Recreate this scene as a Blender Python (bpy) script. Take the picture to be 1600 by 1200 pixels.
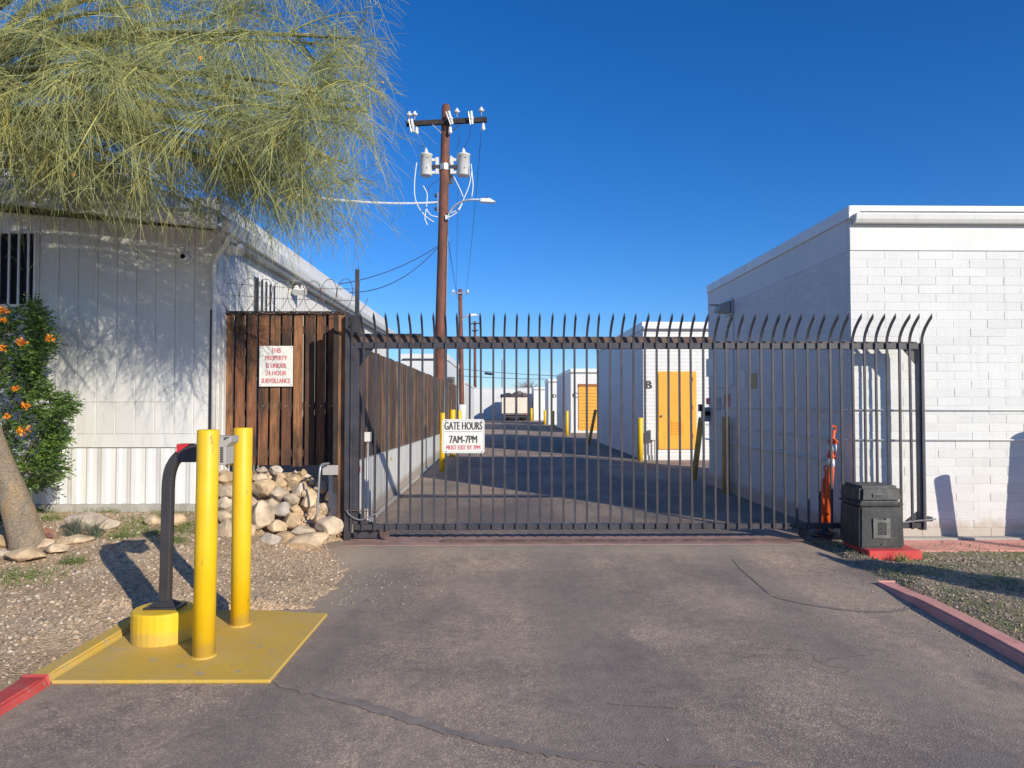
import bpy, bmesh, math, random
import numpy as np
from mathutils import Vector, Matrix, noise as mnoise

random.seed(7)
rng = np.random.default_rng(7)
for o in list(bpy.data.objects):
    bpy.data.objects.remove(o)
scene = bpy.context.scene
C = scene.collection
R = math.radians

# ------------------------------------------------------------------ camera, sky, sun, exposure
EYE, FOC = 1.6, 1110.0
YAW, PITCH = math.atan(19 / FOC), math.atan(30 / FOC)
cam_data = bpy.data.cameras.new('camera')
cam_data.sensor_width = 36.0
cam_data.lens = FOC / 1600 * 36.0
cam_data.clip_start, cam_data.clip_end = 0.05, 2000
cam = bpy.data.objects.new('camera', cam_data)
C.objects.link(cam)
cam.location = (0, 0, EYE)
cam.rotation_euler = (R(90) + PITCH, 0, -YAW)
scene.camera = cam
CAMR = cam.rotation_euler.to_matrix()

SUN_A, SUN_E = 38.5, 22.5        # degrees: sun stands behind the camera, this far to the right, this high
SUN_STRENGTH, SKY_STRENGTH, EXPOSURE = 4.5, 0.096, 0.07
world = bpy.data.worlds.new('World')
scene.world = world
world.use_nodes = True
wn, wl = world.node_tree.nodes, world.node_tree.links
wn.clear()
wo = wn.new('ShaderNodeOutputWorld')
wb = wn.new('ShaderNodeBackground')
sky = wn.new('ShaderNodeTexSky')
sky.sky_type = 'NISHITA'
sky.sun_disc = False
sky.sun_elevation = R(SUN_E)
sky.sun_rotation = R(180 - SUN_A)
sky.altitude = 700
sky.air_density = 1.0
sky.dust_density = 0.25
sky.ozone_density = 3.0
hs = wn.new('ShaderNodeHueSaturation')
hs.inputs['Saturation'].default_value = 1.165
hs.inputs['Value'].default_value = 1.0
gain = wn.new('ShaderNodeMix')          # deep desert blue
gain.data_type = 'RGBA'
gain.blend_type = 'MULTIPLY'
gain.inputs[0].default_value = 1.0
gain.inputs[7].default_value = (0.85, 1.05, 1.45, 1)
wl.new(sky.outputs[0], gain.inputs[6])
wl.new(gain.outputs[2], hs.inputs['Color'])
wl.new(hs.outputs[0], wb.inputs[0])
wb.inputs[1].default_value = SKY_STRENGTH
wl.new(wb.outputs[0], wo.inputs[0])

sd = bpy.data.lights.new('sun', 'SUN')
sd.energy = SUN_STRENGTH
sd.angle = R(0.4)
sd.color = (1.0, 0.915, 0.765)
sun = bpy.data.objects.new('sun', sd)
C.objects.link(sun)
LDIR = Vector((-math.sin(R(SUN_A)) * math.cos(R(SUN_E)), math.cos(R(SUN_A)) * math.cos(R(SUN_E)), -math.sin(R(SUN_E))))
sun.rotation_euler = LDIR.to_track_quat('-Z', 'Y').to_euler()
sun.location = (20, -20, 20)

vs = scene.view_settings
vs.view_transform = 'Standard'
vs.look = 'None'
vs.exposure = EXPOSURE
vs.gamma = 1.0
vs.use_curve_mapping = False


def ray(px, py):
    return (CAMR @ Vector(((px - 800) / FOC, -(py - 600) / FOC, -1.0)))


def P(px, py, Y):
    """world point seen at photo pixel (px, py) on the plane y = Y"""
    d = ray(px, py)
    return Vector((0, 0, EYE)) + d * (Y / d.y)


def G(px, py, z=0.0):
    d = ray(px, py)
    return Vector((0, 0, EYE)) + d * ((z - EYE) / d.z)


# ------------------------------------------------------------------ materials
MATS = {}


def ramp(nt, src, stops):
    r = nt.nodes.new('ShaderNodeValToRGB')
    els = r.color_ramp.elements
    while len(els) < len(stops):
        els.new(0.5)
    for e, (p, c) in zip(els, stops):
        e.position = p
        e.color = (*c, 1) if len(c) == 3 else c
    nt.links.new(src, r.inputs[0])
    return r.outputs[0]


def mixc(nt, fac, a, b, mode='MIX'):
    m = nt.nodes.new('ShaderNodeMix')
    m.data_type = 'RGBA'
    m.blend_type = mode
    for sock, v in ((m.inputs[0], fac), (m.inputs[6], a), (m.inputs[7], b)):
        if hasattr(v, 'is_linked'):
            nt.links.new(v, sock)
        elif isinstance(v, (int, float)):
            sock.default_value = v
        else:
            sock.default_value = (*v, 1)
    return m.outputs[2]


def texnoise(nt, vec, scale, detail=4, rough=0.55, dist=0.0):
    n = nt.nodes.new('ShaderNodeTexNoise')
    n.inputs['Scale'].default_value = scale
    n.inputs['Detail'].default_value = detail
    n.inputs['Roughness'].default_value = rough
    n.inputs['Distortion'].default_value = dist
    if vec is not None:
        nt.links.new(vec, n.inputs['Vector'])
    return n.outputs[0]


def coords(nt, scale=(1, 1, 1), kind='Position'):
    if kind == 'Position':
        g = nt.nodes.new('ShaderNodeNewGeometry').outputs['Position']
    else:
        g = nt.nodes.new('ShaderNodeTexCoord').outputs['Object']
    m = nt.nodes.new('ShaderNodeMapping')
    m.inputs['Scale'].default_value = scale
    nt.links.new(g, m.inputs[0])
    return m.outputs[0]


def bump(nt, bsdf, height, strength=0.3, dist=0.01):
    b = nt.nodes.new('ShaderNodeBump')
    b.inputs['Strength'].default_value = strength
    b.inputs['Distance'].default_value = dist
    nt.links.new(height, b.inputs['Height'])
    nt.links.new(b.outputs[0], bsdf.inputs['Normal'])


def base_mat(name, rough=0.7, metal=0.0):
    m = bpy.data.materials.new(name)
    m.use_nodes = True
    nt = m.node_tree
    bs = nt.nodes['Principled BSDF']
    bs.inputs['Roughness'].default_value = rough
    bs.inputs['Metallic'].default_value = metal
    MATS[name] = m
    return m, nt, bs


def paint(name, col, rough=0.6, var=0.12, scale=3.0, dirt=None, dirt_amt=0.35, bump_s=0.05, bump_scale=60, metal=0.0, per_object=0.0, splash=None, drips=0.0, chips=None):
    m, nt, bs = base_mat(name, rough, metal)
    v = coords(nt)
    n = texnoise(nt, v, scale, 5)
    lo = tuple(max(0, c * (1 - var)) for c in col)
    hi = tuple(min(1, c * (1 + var)) for c in col)
    c = ramp(nt, n, [(0.3, lo), (0.7, hi)])
    if dirt is not None:
        n2 = texnoise(nt, coords(nt, (1, 1, 0.35)), scale * 2.3, 6, 0.65)
        f = ramp(nt, n2, [(0.48, (0, 0, 0)), (0.75, (dirt_amt,) * 3)])
        c = mixc(nt, f, c, dirt)
    if splash is not None:
        # earth splashed up by rain near the ground, ragged
        z0_, amt_, col_ = splash
        sp = nt.nodes.new('ShaderNodeSeparateXYZ')
        nt.links.new(v, sp.inputs[0])
        ma = nt.nodes.new('ShaderNodeMath')
        ma.operation = 'MULTIPLY_ADD'
        nt.links.new(texnoise(nt, v, 7, 7, 0.7), ma.inputs[0])
        ma.inputs[1].default_value = -0.32
        nt.links.new(sp.outputs[2], ma.inputs[2])
        f = ramp(nt, ma.outputs[0], [(0.0, (amt_,) * 3), (max(0.02, z0_), (0, 0, 0))])
        c = mixc(nt, f, c, col_)
    if chips is not None:
        f = ramp(nt, texnoise(nt, v, 16, 8, 0.7, 0.3), [(0.60, (0, 0, 0)), (0.65, (0.85,) * 3)])
        c = mixc(nt, f, c, chips)
    if drips:
        f = ramp(nt, texnoise(nt, coords(nt, (1, 1, 0.05)), 16, 5, 0.6), [(0.56, (0, 0, 0)), (0.75, (drips,) * 3)])
        c = mixc(nt, f, c, (0.42, 0.39, 0.34))
    if per_object:
        oi = nt.nodes.new('ShaderNodeObjectInfo')
        k = ramp(nt, oi.outputs['Random'], [(0, (1 - per_object,) * 3), (1, (1 + per_object * 0.4,) * 3)])
        c = mixc(nt, 1.0, c, k, 'MULTIPLY')
    nt.links.new(c, bs.inputs['Base Color'])
    if bump_s:
        bump(nt, bs, texnoise(nt, coords(nt), bump_scale, 3), bump_s, 0.01)
    return m


WHITE = (0.70, 0.705, 0.69)
paint('white_paint', WHITE, 0.6, 0.03, 1.5, (0.62, 0.60, 0.55), 0.25, 0.06, 45)
paint('white_block', WHITE, 0.65, 0.03, 2.0, (0.60, 0.58, 0.54), 0.28, 0.35, 38, per_object=0.06, splash=(0.10, 0.7, (0.45, 0.36, 0.27)), drips=0.25)
paint('white_siding', (0.72, 0.715, 0.69), 0.6, 0.04, 1.2, (0.55, 0.53, 0.48), 0.4, 0.10, 30, per_object=0.05, drips=0.3)
paint('white_metal', (0.78, 0.78, 0.76), 0.45, 0.04, 2.0, (0.5, 0.47, 0.42), 0.25, 0.03, drips=0.25)
paint('white_plastic', (0.75, 0.75, 0.73), 0.4, 0.03)
paint('grey_plastic', (0.42, 0.40, 0.37), 0.5, 0.05)
paint('pale_grey_wall', (0.66, 0.66, 0.63), 0.7, 0.05, 1.5, (0.40, 0.37, 0.32), 0.5, 0.2, 30, splash=(0.12, 0.8, (0.33, 0.27, 0.21)))
paint('concrete', (0.42, 0.40, 0.36), 0.85, 0.15, 4, (0.25, 0.22, 0.19), 0.5, 0.3, 40)
paint('black_steel', (0.050, 0.051, 0.062), 0.42, 0.3, 6, (0.12, 0.08, 0.065), 0.55, 0.08, 80)
paint('sunlit_steel', (0.15, 0.155, 0.175), 0.4, 0.2, 5, (0.2, 0.15, 0.12), 0.3)  # the gate's black steel with sunlight painted in, for its end post
paint('rust_steel', (0.125, 0.078, 0.062), 0.6, 0.45, 9, (0.035, 0.033, 0.036), 0.9, 0.2, 60)
paint('dark_rubber', (0.035, 0.035, 0.036), 0.55, 0.2, 6)
paint('black_plastic', (0.040, 0.041, 0.043), 0.48, 0.3, 5, (0.13, 0.12, 0.105), 0.75, 0.15, 50, drips=0.12)
paint('scuffed_grey', (0.16, 0.155, 0.14), 0.7, 0.35, 12)
paint('dark_arm', (0.045, 0.043, 0.046), 0.45, 0.2, 5)
paint('red_tape', (0.55, 0.03, 0.04), 0.4, 0.1)
paint('red_print', (0.62, 0.10, 0.12), 0.6, 0.05)
paint('dark_print', (0.06, 0.06, 0.06), 0.6, 0.05)
paint('faded_print', (0.60, 0.17, 0.19), 0.6, 0.1, 20)
paint('sign_white', (0.80, 0.79, 0.74), 0.4, 0.03, 3)
paint('orange_door', (0.90, 0.42, 0.045), 0.5, 0.04, 2, (0.75, 0.32, 0.04), 0.3)
paint('orange_cone', (0.80, 0.11, 0.02), 0.45, 0.12, 6)
paint('reflective', (0.7, 0.7, 0.7), 0.3, 0.1, 8)
paint('galvanised', (0.42, 0.43, 0.44), 0.4, 0.12, 8, metal=0.6)
paint('porcelain', (0.75, 0.75, 0.74), 0.25, 0.05)
paint('transformer', (0.70, 0.70, 0.67), 0.4, 0.05, 4, (0.3, 0.27, 0.22), 0.3)
paint('wire_white', (0.75, 0.75, 0.75), 0.5, 0.03)
paint('wire_dark', (0.03, 0.03, 0.04), 0.5, 0.05)
paint('dark_timber', (0.035, 0.027, 0.024), 0.8, 0.4, 6)
paint('dark_glass', (0.012, 0.012, 0.013), 0.35, 0.1)
MATS['dark_glass'].node_tree.nodes['Principled BSDF'].inputs['Specular IOR Level'].default_value = 0.2
paint('poster_tan', (0.50, 0.38, 0.17), 0.6, 0.35, 18)
paint('poster_red', (0.75, 0.20, 0.13), 0.6, 0.15, 22)
paint('poster_white', (0.75, 0.74, 0.72), 0.6, 0.08, 12)
paint('poster_grey', (0.38, 0.40, 0.40), 0.6, 0.1, 12)
paint('beige_paint', (0.78, 0.69, 0.57), 0.5, 0.05, 2, (0.4, 0.3, 0.22), 0.3)
paint('junk', (0.12, 0.10, 0.10), 0.7, 0.7, 3)
paint('brown_board', (0.085, 0.05, 0.045), 0.7, 0.2, 6)
paint('brown_lintel', (0.35, 0.12, 0.03), 0.6, 0.1)
paint('red_kerb', (0.52, 0.065, 0.06), 0.65, 0.12, 5, (0.36, 0.17, 0.14), 0.6, 0.25, 35, chips=(0.40, 0.33, 0.27))
paint('red_kerb_faded', (0.76, 0.33, 0.27), 0.7, 0.15, 5, (0.55, 0.36, 0.30), 0.7, 0.25, 35, chips=(0.46, 0.38, 0.32))
paint('red_pad', (0.66, 0.06, 0.055), 0.55, 0.08, 5, (0.5, 0.15, 0.12), 0.5, 0.15, 35, chips=(0.48, 0.25, 0.21))
paint('red_sill', (0.40, 0.24, 0.20), 0.85, 0.25, 6, (0.28, 0.23, 0.20), 0.9, 0.3, 40)
paint('terrain', (0.22, 0.19, 0.15), 0.95, 0.2, 0.6, bump_s=0.3, bump_scale=12)


def yellow(name, dusty):
    m, nt, bs = base_mat(name, 0.5 if not dusty else 0.7)
    v = coords(nt)
    c = ramp(nt, texnoise(nt, v, 4, 4), [(0.3, (0.80, 0.48, 0.004)), (0.7, (0.86, 0.55, 0.008))])
    # faded patches, scuffs, chips and rubbed-off tyre black
    f = ramp(nt, texnoise(nt, v, 1.8, 5, 0.6), [(0.45, (0, 0, 0)), (0.7, (0.35,) * 3)])
    c = mixc(nt, f, c, (0.78, 0.56, 0.09))
    f = ramp(nt, texnoise(nt, coords(nt, (1, 1, 0.4)), 11, 8, 0.7), [(0.60, (0, 0, 0)), (0.68, (0.55,) * 3)])
    c = mixc(nt, f, c, (0.66, 0.48, 0.17))
    f = ramp(nt, texnoise(nt, coords(nt, (1, 1, 0.22)), 21, 7, 0.72, 0.6), [(0.635, (0, 0, 0)), (0.67, (0.85,) * 3)])
    c = mixc(nt, f, c, (0.17, 0.13, 0.09))
    sp = nt.nodes.new('ShaderNodeSeparateXYZ')
    nt.links.new(v, sp.inputs[0])
    ma = nt.nodes.new('ShaderNodeMath')
    ma.operation = 'MULTIPLY_ADD'
    nt.links.new(texnoise(nt, v, 9, 7, 0.7), ma.inputs[0])
    ma.inputs[1].default_value = -0.16
    nt.links.new(sp.outputs[2], ma.inputs[2])
    f = ramp(nt, ma.outputs[0], [(0.0, (0.5,) * 3), (0.05, (0, 0, 0))])
    c = mixc(nt, f, c, (0.48, 0.33, 0.12))
    if dusty:
        f = ramp(nt, texnoise(nt, v, 2.2, 8, 0.65, 0.4), [(0.42, (0.0,) * 3), (0.66, (0.55,) * 3)])
        c = mixc(nt, f, c, (0.60, 0.44, 0.20))
        f = ramp(nt, texnoise(nt, v, 10, 8, 0.7), [(0.58, (0, 0, 0)), (0.67, (0.85,) * 3)])
        c = mixc(nt, f, c, (0.45, 0.37, 0.27))
        f = ramp(nt, texnoise(nt, v, 26, 6, 0.7), [(0.66, (0, 0, 0)), (0.70, (0.9,) * 3)])
        c = mixc(nt, f, c, (0.22, 0.18, 0.14))
    nt.links.new(c, bs.inputs['Base Color'])
    bump(nt, bs, texnoise(nt, v, 60 if dusty else 25, 4), 0.25 if dusty else 0.04, 0.01)


yellow('yellow_paint', False)
yellow('yellow_pad', True)
paint('yellow_shaded', (0.60, 0.38, 0.10), 0.6, 0.2, 5, (0.3, 0.2, 0.08), 0.5)  # same bollard yellow, with the alley shade put into the colour


def mat_asphalt():
    m, nt, bs = base_mat('asphalt', 0.9)
    v = coords(nt)
    big = texnoise(nt, v, 0.55, 5, 0.6, 0.6)
    c = ramp(nt, big, [(0.36, (0.280, 0.222, 0.182)), (0.50, (0.380, 0.292, 0.224)), (0.63, (0.460, 0.348, 0.258))])
    # worn stone showing through: each chip of aggregate has its own grey
    vo = nt.nodes.new('ShaderNodeTexVoronoi')
    vo.inputs['Scale'].default_value = 120
    nt.links.new(v, vo.inputs['Vector'])
    bw = nt.nodes.new('ShaderNodeRGBToBW')
    nt.links.new(vo.outputs['Color'], bw.inputs[0])
    chip = ramp(nt, bw.outputs[0], [(0.25, (0.66,) * 3), (0.55, (0.97,) * 3), (0.74, (1.2, 1.16, 1.1)), (0.84, (1.7, 1.6, 1.45))])
    amount = ramp(nt, texnoise(nt, v, 0.9, 6, 0.65, 0.4), [(0.35, (0.25,) * 3), (0.62, (1.0,) * 3)])
    chip2 = mixc(nt, amount, (0.95, 0.95, 0.95), chip)
    c = mixc(nt, 1.0, c, chip2, 'MULTIPLY')
    f = ramp(nt, texnoise(nt, coords(nt, (1, 0.45, 1)), 1.6, 6, 0.6, 0.5), [(0.52, (0, 0, 0)), (0.66, (0.62,) * 3)])
    c = mixc(nt, f, c, (0.190, 0.160, 0.140))
    k = ramp(nt, texnoise(nt, v, 11, 7, 0.72), [(0.32, (0.80,) * 3), (0.68, (1.2, 1.19, 1.17))])
    c = mixc(nt, 1.0, c, k, 'MULTIPLY')
    f = ramp(nt, texnoise(nt, v, 3.5, 7, 0.7), [(0.60, (0, 0, 0)), (0.78, (0.4,) * 3)])
    c = mixc(nt, f, c, (0.36, 0.30, 0.24))
    # oil drips, and two rubbed wheel lanes
    f = ramp(nt, texnoise(nt, v, 6.5, 5, 0.6), [(0.69, (0, 0, 0)), (0.73, (0.75,) * 3)])
    f2 = ramp(nt, texnoise(nt, v, 0.9, 2), [(0.45, (0, 0, 0)), (0.6, (1, 1, 1))])
    c = mixc(nt, mixc(nt, 1.0, f, f2, 'MULTIPLY'), c, (0.09, 0.08, 0.075))
    lane = nt.nodes.new('ShaderNodeTexWave')
    lane.inputs['Scale'].default_value = 0.19
    lane.inputs['Distortion'].default_value = 1.6
    lane.inputs['Detail'].default_value = 3
    lane.inputs['Phase Offset'].default_value = 1.2
    nt.links.new(coords(nt, (1, 0.12, 1)), lane.inputs['Vector'])
    f = ramp(nt, lane.outputs['Fac'], [(0.55, (0, 0, 0)), (0.95, (0.45,) * 3)])
    c = mixc(nt, f, c, (0.20, 0.172, 0.152))
    da = nt.nodes.new('ShaderNodeAttribute')
    da.attribute_name = 'dust'
    dn = nt.nodes.new('ShaderNodeMath')
    dn.operation = 'MULTIPLY'
    nt.links.new(da.outputs['Fac'], dn.inputs[0])
    nt.links.new(ramp(nt, texnoise(nt, v, 5, 7, 0.7), [(0.35, (0.25,) * 3), (0.65, (1, 1, 1))]), dn.inputs[1])
    c = mixc(nt, dn.outputs[0], c, (0.42, 0.34, 0.25))
    # hairline cracks
    vc = nt.nodes.new('ShaderNodeTexVoronoi')
    vc.feature = 'DISTANCE_TO_EDGE'
    vc.inputs['Scale'].default_value = 0.55
    wv = nt.nodes.new('ShaderNodeVectorMath')
    wv.operation = 'ADD'
    nz = nt.nodes.new('ShaderNodeTexNoise')
    nz.inputs['Scale'].default_value = 2.0
    nz.inputs['Detail'].default_value = 6
    nt.links.new(v, nz.inputs['Vector'])
    nt.links.new(v, wv.inputs[0])
    nt.links.new(nz.outputs['Color'], wv.inputs[1])
    nt.links.new(wv.outputs[0], vc.inputs['Vector'])
    crack = ramp(nt, vc.outputs['Distance'], [(0.0, (0.45,) * 3), (0.006, (0, 0, 0))])
    gate_ = ramp(nt, texnoise(nt, v, 0.7, 3), [(0.50, (0, 0, 0)), (0.58, (1, 1, 1))])
    cf = mixc(nt, 1.0, crack, gate_, 'MULTIPLY')
    c = mixc(nt, cf, c, (0.03, 0.028, 0.028))
    nt.links.new(c, bs.inputs['Base Color'])
    vb = nt.nodes.new('ShaderNodeTexVoronoi')
    vb.inputs['Scale'].default_value = 120
    nt.links.new(v, vb.inputs['Vector'])
    bump(nt, bs, vb.outputs['Distance'], 0.32, 0.006)
    m2, nt2, bs2 = base_mat('tar', 0.8)
    c2 = ramp(nt2, texnoise(nt2, coords(nt2), 9, 6), [(0.3, (0.225, 0.185, 0.158)), (0.7, (0.34, 0.27, 0.22))])
    nt2.links.new(c2, bs2.inputs['Base Color'])
    bump(nt2, bs2, texnoise(nt2, coords(nt2), 120, 3), 0.5, 0.006)


mat_asphalt()


def mat_gravelbed(name, a, b, c3, green=None):
    m, nt, bs = base_mat(name, 0.95)
    v = coords(nt)
    c = ramp(nt, texnoise(nt, v, 1.3, 6, 0.6), [(0.32, a), (0.52, b), (0.7, c3)])
    vo = nt.nodes.new('ShaderNodeTexVoronoi')
    vo.inputs['Scale'].default_value = 55
    nt.links.new(v, vo.inputs['Vector'])
    bw = nt.nodes.new('ShaderNodeRGBToBW')
    nt.links.new(vo.outputs['Color'], bw.inputs[0])
    chip = ramp(nt, bw.outputs[0], [(0.2, (0.6, 0.58, 0.55)), (0.5, (1, 1, 1)), (0.8, (1.45, 1.42, 1.4))])
    c = mixc(nt, 0.8, c, chip, 'MULTIPLY')
    if green:
        f = ramp(nt, texnoise(nt, v, 2.6, 6, 0.6), [(0.5, (0, 0, 0)), (0.62, (0.75,) * 3)])
        c = mixc(nt, f, c, green)
    nt.links.new(c, bs.inputs['Base Color'])
    bump(nt, bs, vo.outputs['Distance'], 0.8, 0.012)


mat_gravelbed('gravel_soil', (0.42, 0.295, 0.18), (0.53, 0.385, 0.245), (0.60, 0.465, 0.32))
mat_gravelbed('lawn_soil', (0.25, 0.20, 0.135), (0.34, 0.275, 0.185), (0.44, 0.37, 0.265), (0.11, 0.15, 0.045))


def mat_random(name, stops, rough=0.8, noise_scale=8.0, amp=0.25, bump_s=0.3, bump_scale=25, attr=None):
    """colour picked per object (Object Info random) or per element (point attribute)"""
    m, nt, bs = base_mat(name, rough)
    if attr:
        a = nt.nodes.new('ShaderNodeAttribute')
        a.attribute_name = attr
        src = a.outputs['Fac']
    else:
        src = nt.nodes.new('ShaderNodeObjectInfo').outputs['Random']
    c = ramp(nt, src, stops)
    v = coords(nt)
    k = ramp(nt, texnoise(nt, v, noise_scale, 6, 0.6), [(0.3, (1 - amp,) * 3), (0.7, (1 + amp,) * 3)])
    c = mixc(nt, 1.0, c, k, 'MULTIPLY')
    nt.links.new(c, bs.inputs['Base Color'])
    if bump_s:
        bump(nt, bs, texnoise(nt, v, bump_scale, 5), bump_s, 0.02)
    return m


mat_random('rock', [(0, (0.52, 0.365, 0.21)), (0.35, (0.58, 0.43, 0.27)), (0.7, (0.54, 0.44, 0.33)), (1, (0.44, 0.39, 0.34))], 0.9, 6, 0.42, 0.8, 22)
mat_random('rubble_stone', [(0, (0.36, 0.26, 0.16)), (0.5, (0.56, 0.42, 0.28)), (1, (0.52, 0.46, 0.39))], 0.9, 9, 0.3, 0.6, 25, attr='tint')
mat_random('red_rock', [(0, (0.33, 0.16, 0.10)), (1, (0.22, 0.11, 0.10))], 0.9, 9, 0.3, 0.6, 25)
mat_random('pebble', [(0, (0.24, 0.18, 0.13)), (0.4, (0.42, 0.32, 0.23)), (0.85, (0.52, 0.42, 0.32)), (1, (0.60, 0.53, 0.44))], 0.9, 30, 0.15, 0, attr='tint')
mat_random('tree_strand', [(0, (0.15, 0.20, 0.10)), (0.4, (0.33, 0.37, 0.16)), (0.72, (0.50, 0.50, 0.19)), (0.97, (0.66, 0.60, 0.15)), (1, (0.5, 0.26, 0.05))], 0.55, 2, 0.2, 0, attr='tint')
mat_random('leaf', [(0, (0.030, 0.065, 0.016)), (0.5, (0.075, 0.15, 0.026)), (0.85, (0.13, 0.22, 0.035)), (1, (0.19, 0.27, 0.05))], 0.45, 4, 0.2, 0, attr='tint')
mat_random('grass_blade', [(0, (0.12, 0.16, 0.045)), (0.5, (0.20, 0.25, 0.07)), (0.8, (0.30, 0.31, 0.11)), (1, (0.46, 0.38, 0.20))], 0.6, 3, 0.2, 0, attr='tint')
mat_random('yucca_leaf', [(0, (0.07, 0.10, 0.075)), (0.7, (0.13, 0.17, 0.12)), (1, (0.33, 0.28, 0.17))], 0.5, 3, 0.15, 0, attr='tint')
mat_random('dry_leaf', [(0, (0.20, 0.13, 0.07)), (0.5, (0.34, 0.26, 0.16)), (1, (0.5, 0.43, 0.31))], 0.8, 6, 0.2, 0, attr='tint')
mat_random('petal', [(0, (0.75, 0.16, 0.01)), (0.5, (0.85, 0.30, 0.02)), (1, (0.88, 0.42, 0.03))], 0.5, 20, 0.15, 0, attr='tint')
mat_random('bare_twig', [(0, (0.22, 0.15, 0.14)), (1, (0.30, 0.20, 0.18))], 0.8, 3, 0.2, 0, attr='tint')


def mat_wood(name, stops, stain=(0.03, 0.022, 0.018), grain=1.0):
    m, nt, bs = base_mat(name, 0.8)
    oi = nt.nodes.new('ShaderNodeObjectInfo')
    c = ramp(nt, oi.outputs['Random'], stops)
    g = nt.nodes.new('ShaderNodeNewGeometry').outputs['Position']
    add = nt.nodes.new('ShaderNodeVectorMath')
    add.operation = 'MULTIPLY_ADD'
    comb = nt.nodes.new('ShaderNodeCombineXYZ')
    for i in range(3):
        nt.links.new(oi.outputs['Random'], comb.inputs[i])
    nt.links.new(comb.outputs[0], add.inputs[0])
    add.inputs[1].default_value = (37, 19, 53)
    nt.links.new(g, add.inputs[2])
    mp = nt.nodes.new('ShaderNodeMapping')
    mp.inputs['Scale'].default_value = (1, 1, 0.045)
    nt.links.new(add.outputs[0], mp.inputs[0])
    gr = texnoise(nt, mp.outputs[0], 70 * grain, 6, 0.65, 0.8)
    k = ramp(nt, gr, [(0.30, (0.42,) * 3), (0.55, (1.0,) * 3), (0.75, (1.45, 1.35, 1.25))])
    c = mixc(nt, 1.0, c, k, 'MULTIPLY')
    mp2 = nt.nodes.new('ShaderNodeMapping')
    mp2.inputs['Scale'].default_value = (1, 1, 0.25)
    nt.links.new(add.outputs[0], mp2.inputs[0])
    f = ramp(nt, texnoise(nt, mp2.outputs[0], 6, 5, 0.6), [(0.42, (0, 0, 0)), (0.62, (0.9,) * 3)])
    c = mixc(nt, f, c, stain)
    nt.links.new(c, bs.inputs['Base Color'])
    bump(nt, bs, gr, 0.5, 0.006)


mat_wood('fence_wood', [(0, (0.105, 0.050, 0.030)), (0.3, (0.19, 0.080, 0.040)), (0.6, (0.26, 0.108, 0.050)), (0.85, (0.37, 0.17, 0.075)), (1, (0.13, 0.090, 0.07))])
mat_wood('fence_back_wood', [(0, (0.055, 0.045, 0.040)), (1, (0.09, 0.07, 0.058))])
mat_wood('alley_wood', [(0, (0.10, 0.062, 0.046)), (0.4, (0.17, 0.10, 0.066)), (0.7, (0.27, 0.155, 0.09)), (0.85, (0.40, 0.26, 0.15)), (1, (0.17, 0.135, 0.11))], (0.04, 0.032, 0.028))
mat_wood('post_wood', [(0, (0.34, 0.165, 0.075)), (1, (0.36, 0.17, 0.075))], (0.08, 0.045, 0.03))
mat_wood('pole_wood', [(0, (0.25, 0.095, 0.06)), (1, (0.23, 0.088, 0.055))], (0.11, 0.05, 0.036), 0.6)


def mat_bark():
    m, nt, bs = base_mat('bark', 0.85)
    v = coords(nt)
    c = ramp(nt, texnoise(nt, coords(nt, (1, 1, 0.5)), 7, 6, 0.65), [(0.3, (0.20, 0.155, 0.11)), (0.5, (0.30, 0.24, 0.17)), (0.68, (0.40, 0.26, 0.13))])
    f = texnoise(nt, coords(nt, (1, 1, 1.6)), 55, 5, 0.7)
    c = mixc(nt, 1.0, c, ramp(nt, f, [(0.35, (0.55,) * 3), (0.6, (1.15,) * 3)]), 'MULTIPLY')
    nt.links.new(c, bs.inputs['Base Color'])
    bump(nt, bs, f, 0.6, 0.02)


mat_bark()
paint('branch_bark', (0.17, 0.17, 0.075), 0.7, 0.3, 10)
paint('stem_bark', (0.10, 0.075, 0.045), 0.8, 0.3, 10)


def mat_farblock():
    """painted block wall too far away to pick the blocks apart: courses as fine relief"""
    m, nt, bs = base_mat('far_block', 0.7)
    g = nt.nodes.new('ShaderNodeNewGeometry').outputs['Position']
    s = nt.nodes.new('ShaderNodeSeparateXYZ')
    nt.links.new(g, s.inputs[0])
    a = nt.nodes.new('ShaderNodeMath')
    nt.links.new(s.outputs[0], a.inputs[0])
    nt.links.new(s.outputs[1], a.inputs[1])
    cb = nt.nodes.new('ShaderNodeCombineXYZ')
    nt.links.new(a.outputs[0], cb.inputs[0])
    nt.links.new(s.outputs[2], cb.inputs[1])
    br = nt.nodes.new('ShaderNodeTexBrick')
    br.inputs['Scale'].default_value = 1.0
    br.inputs['Brick Width'].default_value = 0.406
    br.inputs['Row Height'].default_value = 0.102
    br.inputs['Mortar Size'].default_value = 0.006
    br.inputs['Mortar Smooth'].default_value = 0.3
    br.inputs['Color1'].default_value = (0.80, 0.80, 0.775, 1)
    br.inputs['Color2'].default_value = (0.77, 0.77, 0.745, 1)
    br.inputs['Mortar'].default_value = (0.66, 0.65, 0.63, 1)
    nt.links.new(cb.outputs[0], br.inputs['Vector'])
    nt.links.new(br.outputs['Color'], bs.inputs['Base Color'])
    iv = nt.nodes.new('ShaderNodeMath')
    iv.operation = 'SUBTRACT'
    iv.inputs[0].default_value = 1
    nt.links.new(br.outputs['Fac'], iv.inputs[1])
    bump(nt, bs, iv.outputs[0], 0.8, 0.008)


mat_farblock()


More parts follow.
